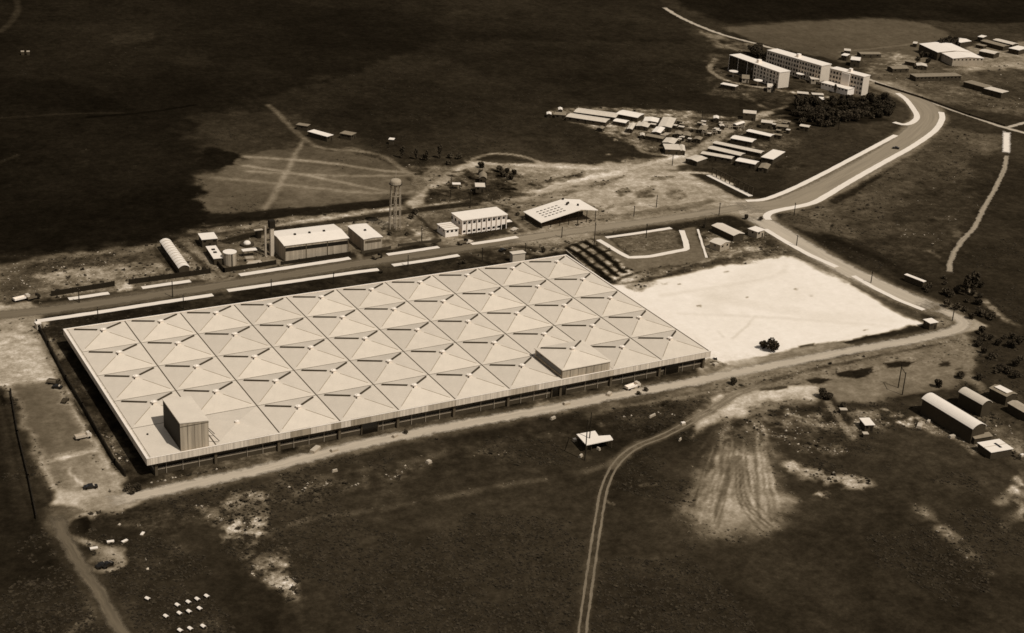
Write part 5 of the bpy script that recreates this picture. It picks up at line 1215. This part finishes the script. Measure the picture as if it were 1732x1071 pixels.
put(0,1290,590,.75,'small dark tree left of its bigger neighbour on the bright yard edge',None)
put(0,1240,650,.62,'round dark bush tree alone beside the front road',None)
put(2,1312,590,.6,'low dark bush clinging to the bigger tree on the yard edge',None)
rt=random.Random(11)
def inpoly(x,y,P):
    c=False
    for i in range(len(P)):
        x0,y0=P[i]; x1,y1=P[(i+1)%len(P)]
        if (y0>y)!=(y1>y) and x<(x1-x0)*(y-y0)/(y1-y0)+x0: c=not c
    return c
def grove(poly,n,ks,smin,smax,label,group):
    xs=[p[0] for p in poly]; ys=[p[1] for p in poly]; c=0
    while c<n:
        x=rt.uniform(min(xs),max(xs)); y=rt.uniform(min(ys),max(ys))
        if inpoly(x,y,poly): put(rt.choice(ks),x,y,rt.uniform(smin,smax),label,group); c+=1
grove([(1338,195),(1350,178),(1400,168),(1440,170),(1500,168),(1515,182),(1505,200),(1440,208),(1400,218),(1355,212)],120,[0,0,1,2],.55,1.15,'dark leafy tree in the dense wood below the apartment blocks','trees of the wood below the apartments')
grove([(1560,490),(1600,470),(1660,480),(1690,520),(1680,560),(1640,540),(1600,520)],24,[0,2,2],.45,.85,'dark tree in the thicket east of the road bend','trees of the eastern thicket')
grove([(1640,560),(1732,570),(1732,640),(1690,650),(1650,610)],26,[0,2],.4,.75,'dark tree in the thicket behind the right hand sheds','trees behind the right hand sheds')
grove([(700,268),(780,264),(830,284),(880,292),(900,305),(850,308),(760,280)],14,[0,2],.5,.8,'low dark tree around the cottages above the water tower','bushy trees around the cottages')
grove([(1265,85),(1300,90),(1298,104),(1268,98)],5,[0,1],1.0,1.4,'dark tree between the two long apartment blocks','trees between the apartment blocks')
grove([(1570,80),(1610,76),(1612,86),(1572,92)],6,[0,1],1.1,1.5,'dark tree behind the largest workshop','trees behind the workshop')
grove([(1535,95),(1570,90),(1590,108),(1560,112)],6,[0,2],.7,1.0,'bushy tree left of the largest workshop','trees left of the workshop')
grove([(440,330),(450,372),(340,385),(335,372)],0,[0],1,1,'','')
for x,y,s,lb in [(680,268,.9,'slim dark tree, leftmost of the row above the meadow'),(704,270,.9,'slim dark tree, second of the row above the meadow'),(722,272,.8,'slim dark tree, third of the row above the meadow'),(744,268,1.0,'slim dark tree, last of the row above the meadow'),(1633,500,1.2,'tall slim tree, left of the two at the upper thicket'),(1645,498,1.4,'tall slim tree, right of the two at the upper thicket'),(1346,190,1.3,'slim pointed tree at the left tip of the wood'),(1362,184,1.1,'slim pointed tree just inside the left tip of the wood'),(1309,157,.9,'slim dark tree below the front apartment block'),(1454,158,1.0,'dark slim tree at the foot of the right apartment block'),(1412,158,.8,'slim dark tree beside the low white wing')]:
    put(3,x,y,s,lb,None)
for x,y,s,lb in [(688,398,.55,'bush right of the water tower foot'),(659,398,.6,'bush left of the water tower foot'),(702,362,.9,'dark tree behind the water tower'),(696,370,.8,'lower dark tree behind the water tower'),(785,446,.6,'dark bush on the north verge of the factory'),(777,447,.5,'smaller dark bush on the north verge of the factory'),(645,462,.5,'dark bush at the break of the pavement'),(876,365,.6,'dark bush between the office block and the hangar'),(885,372,.5,'lower bush by the west corner of the hangar'),(918,427,.6,'dark bush near the north corner of the factory'),(232,832,.7,'dark bush at the front left corner of the factory'),(216,830,.7,'dark bush just left of the front left corner'),(224,836,.6,'low dark bush before the front left corner'),
   (335,457,.5,'bush right of the barrel shed front'),(345,458,.45,'second bush right of the barrel shed front'),(1286,373,.6,'bush behind the white road hut'),(1262,371,.6,'bush behind the longest site shed'),(1190,385,.5,'bush beside the side street'),(1080,668,.5,'bush before the front wall near the right end'),(1092,662,.5,'bush near the dark gap in the front wall'),(686,734,.45,'bush before the middle of the factory front'),(1426,690,.7,'dark bush by the sandy path'),
   (1390,672,.9,'dark tree at the top of the scrub hollow'),(1402,676,.8,'lower dark tree at the top of the scrub hollow'),(1585,655,.8,'bush north of the long barrel shed'),(1625,640,.9,'dark bush on the dusty ground by the sheds'),(1655,642,.8,'dark bush right of the dusty ground')]:
    put(rt.choice([0,2]),x,y,s*.8,lb,None)
for k,t in enumerate(TP):
    if not used[k]: 
        for ch in list(t.children): bpy.data.objects.remove(ch)
        bpy.data.objects.remove(t)

# ------------------------------------------------------------------ scrub and rubble (uncountable)
def tone_at(x,y):
    i=np.clip(np.searchsorted(XS,x)-1,0,NX-2); j=np.clip(np.searchsorted(YS,y)-1,0,NY-2); m=RM.reshape(NY,NX); v=np.where(m[j,i]|m[j+1,i]|m[j,i+1]|m[j+1,i+1],255,V.reshape(NY,NX)[j,i]); return v,SP.reshape(NY,NX)[j,i]
def scatter(name,label,cat,n,test,size,hh,m,seed):
    rr=np.random.default_rng(seed)
    u=rr.random(n*4); px=rr.random(n*4)*1790-30; py=60+(rr.random(n*4)**.8)*1060
    # candidates spread over the ground that the view covers
    P=[]; 
    k=(0-CAMPOS.z)
    D=np.array(FW)[None]*FPX+np.array(RT)[None]*(px-866)[:,None]-np.array(UP)[None]*(py-535.5)[:,None]
    t=k/D[:,2]; x=CAMPOS.x+D[:,0]*t; y=CAMPOS.y+D[:,1]*t
    x+=rr.normal(0,6,len(x)); y+=rr.normal(0,6,len(x))
    v,s=tone_at(x,y)
    ok=test(x,y,v,s)&~((x>-3)&(x<243)&(y>-3)&(y<123)); x=x[ok][:n]; y=y[ok][:n]; n=len(x)
    sz=size*(.5+rr.random(n)*rr.random(n)*1.8); K=5
    vs=np.zeros((n,K*3,3)); 
    for q in range(K):
        a=rr.random(n)*6.28; b=a+1.6+rr.random(n)*1.2; c=b+1.2+rr.random(n)*1.2; z0=rr.random(n)*.4
        for w_,(ang,zz) in enumerate(((a,z0*0),(b,z0),(c,rr.random(n)))):
            r_=sz*(.5+rr.random(n)*.6); vs[:,q*3+w_,0]=x+r_*np.cos(ang); vs[:,q*3+w_,1]=y+r_*np.sin(ang); vs[:,q*3+w_,2]=.02+zz*sz*hh
    me=bpy.data.meshes.new(name); me.vertices.add(n*K*3); me.vertices.foreach_set('co',vs.ravel()); me.loops.add(n*K*3); me.loops.foreach_set('vertex_index',np.arange(n*K*3,dtype=np.int32))
    me.polygons.add(n*K); me.polygons.foreach_set('loop_start',(np.arange(n*K)*3).astype(np.int32)); me.polygons.foreach_set('loop_total',np.full(n*K,3,np.int32)); me.update(); me.validate()
    me.materials.append(m); o=bpy.data.objects.new(name,me); C.objects.link(o); tag(o,label,cat,None,'stuff')
m_scrub=mat('scrub_leaves',54,.5,.25,.0,.95,var2=.5,scale2=.9)
m_scrub2=mat('dry_grass',92,.4,.25,.0,.95,var2=.4,scale2=.9)
m_rub=mat('rubble',180,.25,.5,.0,.9,var2=.2,scale2=1)
NT=fbm
scatter('scrub','low dark scrub covering the fields','scrub',26000,lambda x,y,v,s:(v<85)&(v>34)&(fbm(x,y,30,31,3)>.02),.5,.5,m_scrub,1)
scatter('dry_grass','tufts of dry grass on the rough ground','grass',9000,lambda x,y,v,s:(v>64)&(v<150)&(s>.28),.42,.7,m_scrub2,2)
scatter('low_bushes','low dark bushes dotted over rough bare ground','bushes',7000,lambda x,y,v,s:(v>62)&(v<160)&(s>.33)&(fbm(x,y,16,41,3)>.05),.75,.8,m_scrub,5)
scatter('rubble','scattered pale stones and rubble on bare soil','rubble',7000,lambda x,y,v,s:(v>58)&(v<165)&(s>.38)&(fbm(x,y,12,43,3)>.0),.36,.7,m_rub,3)
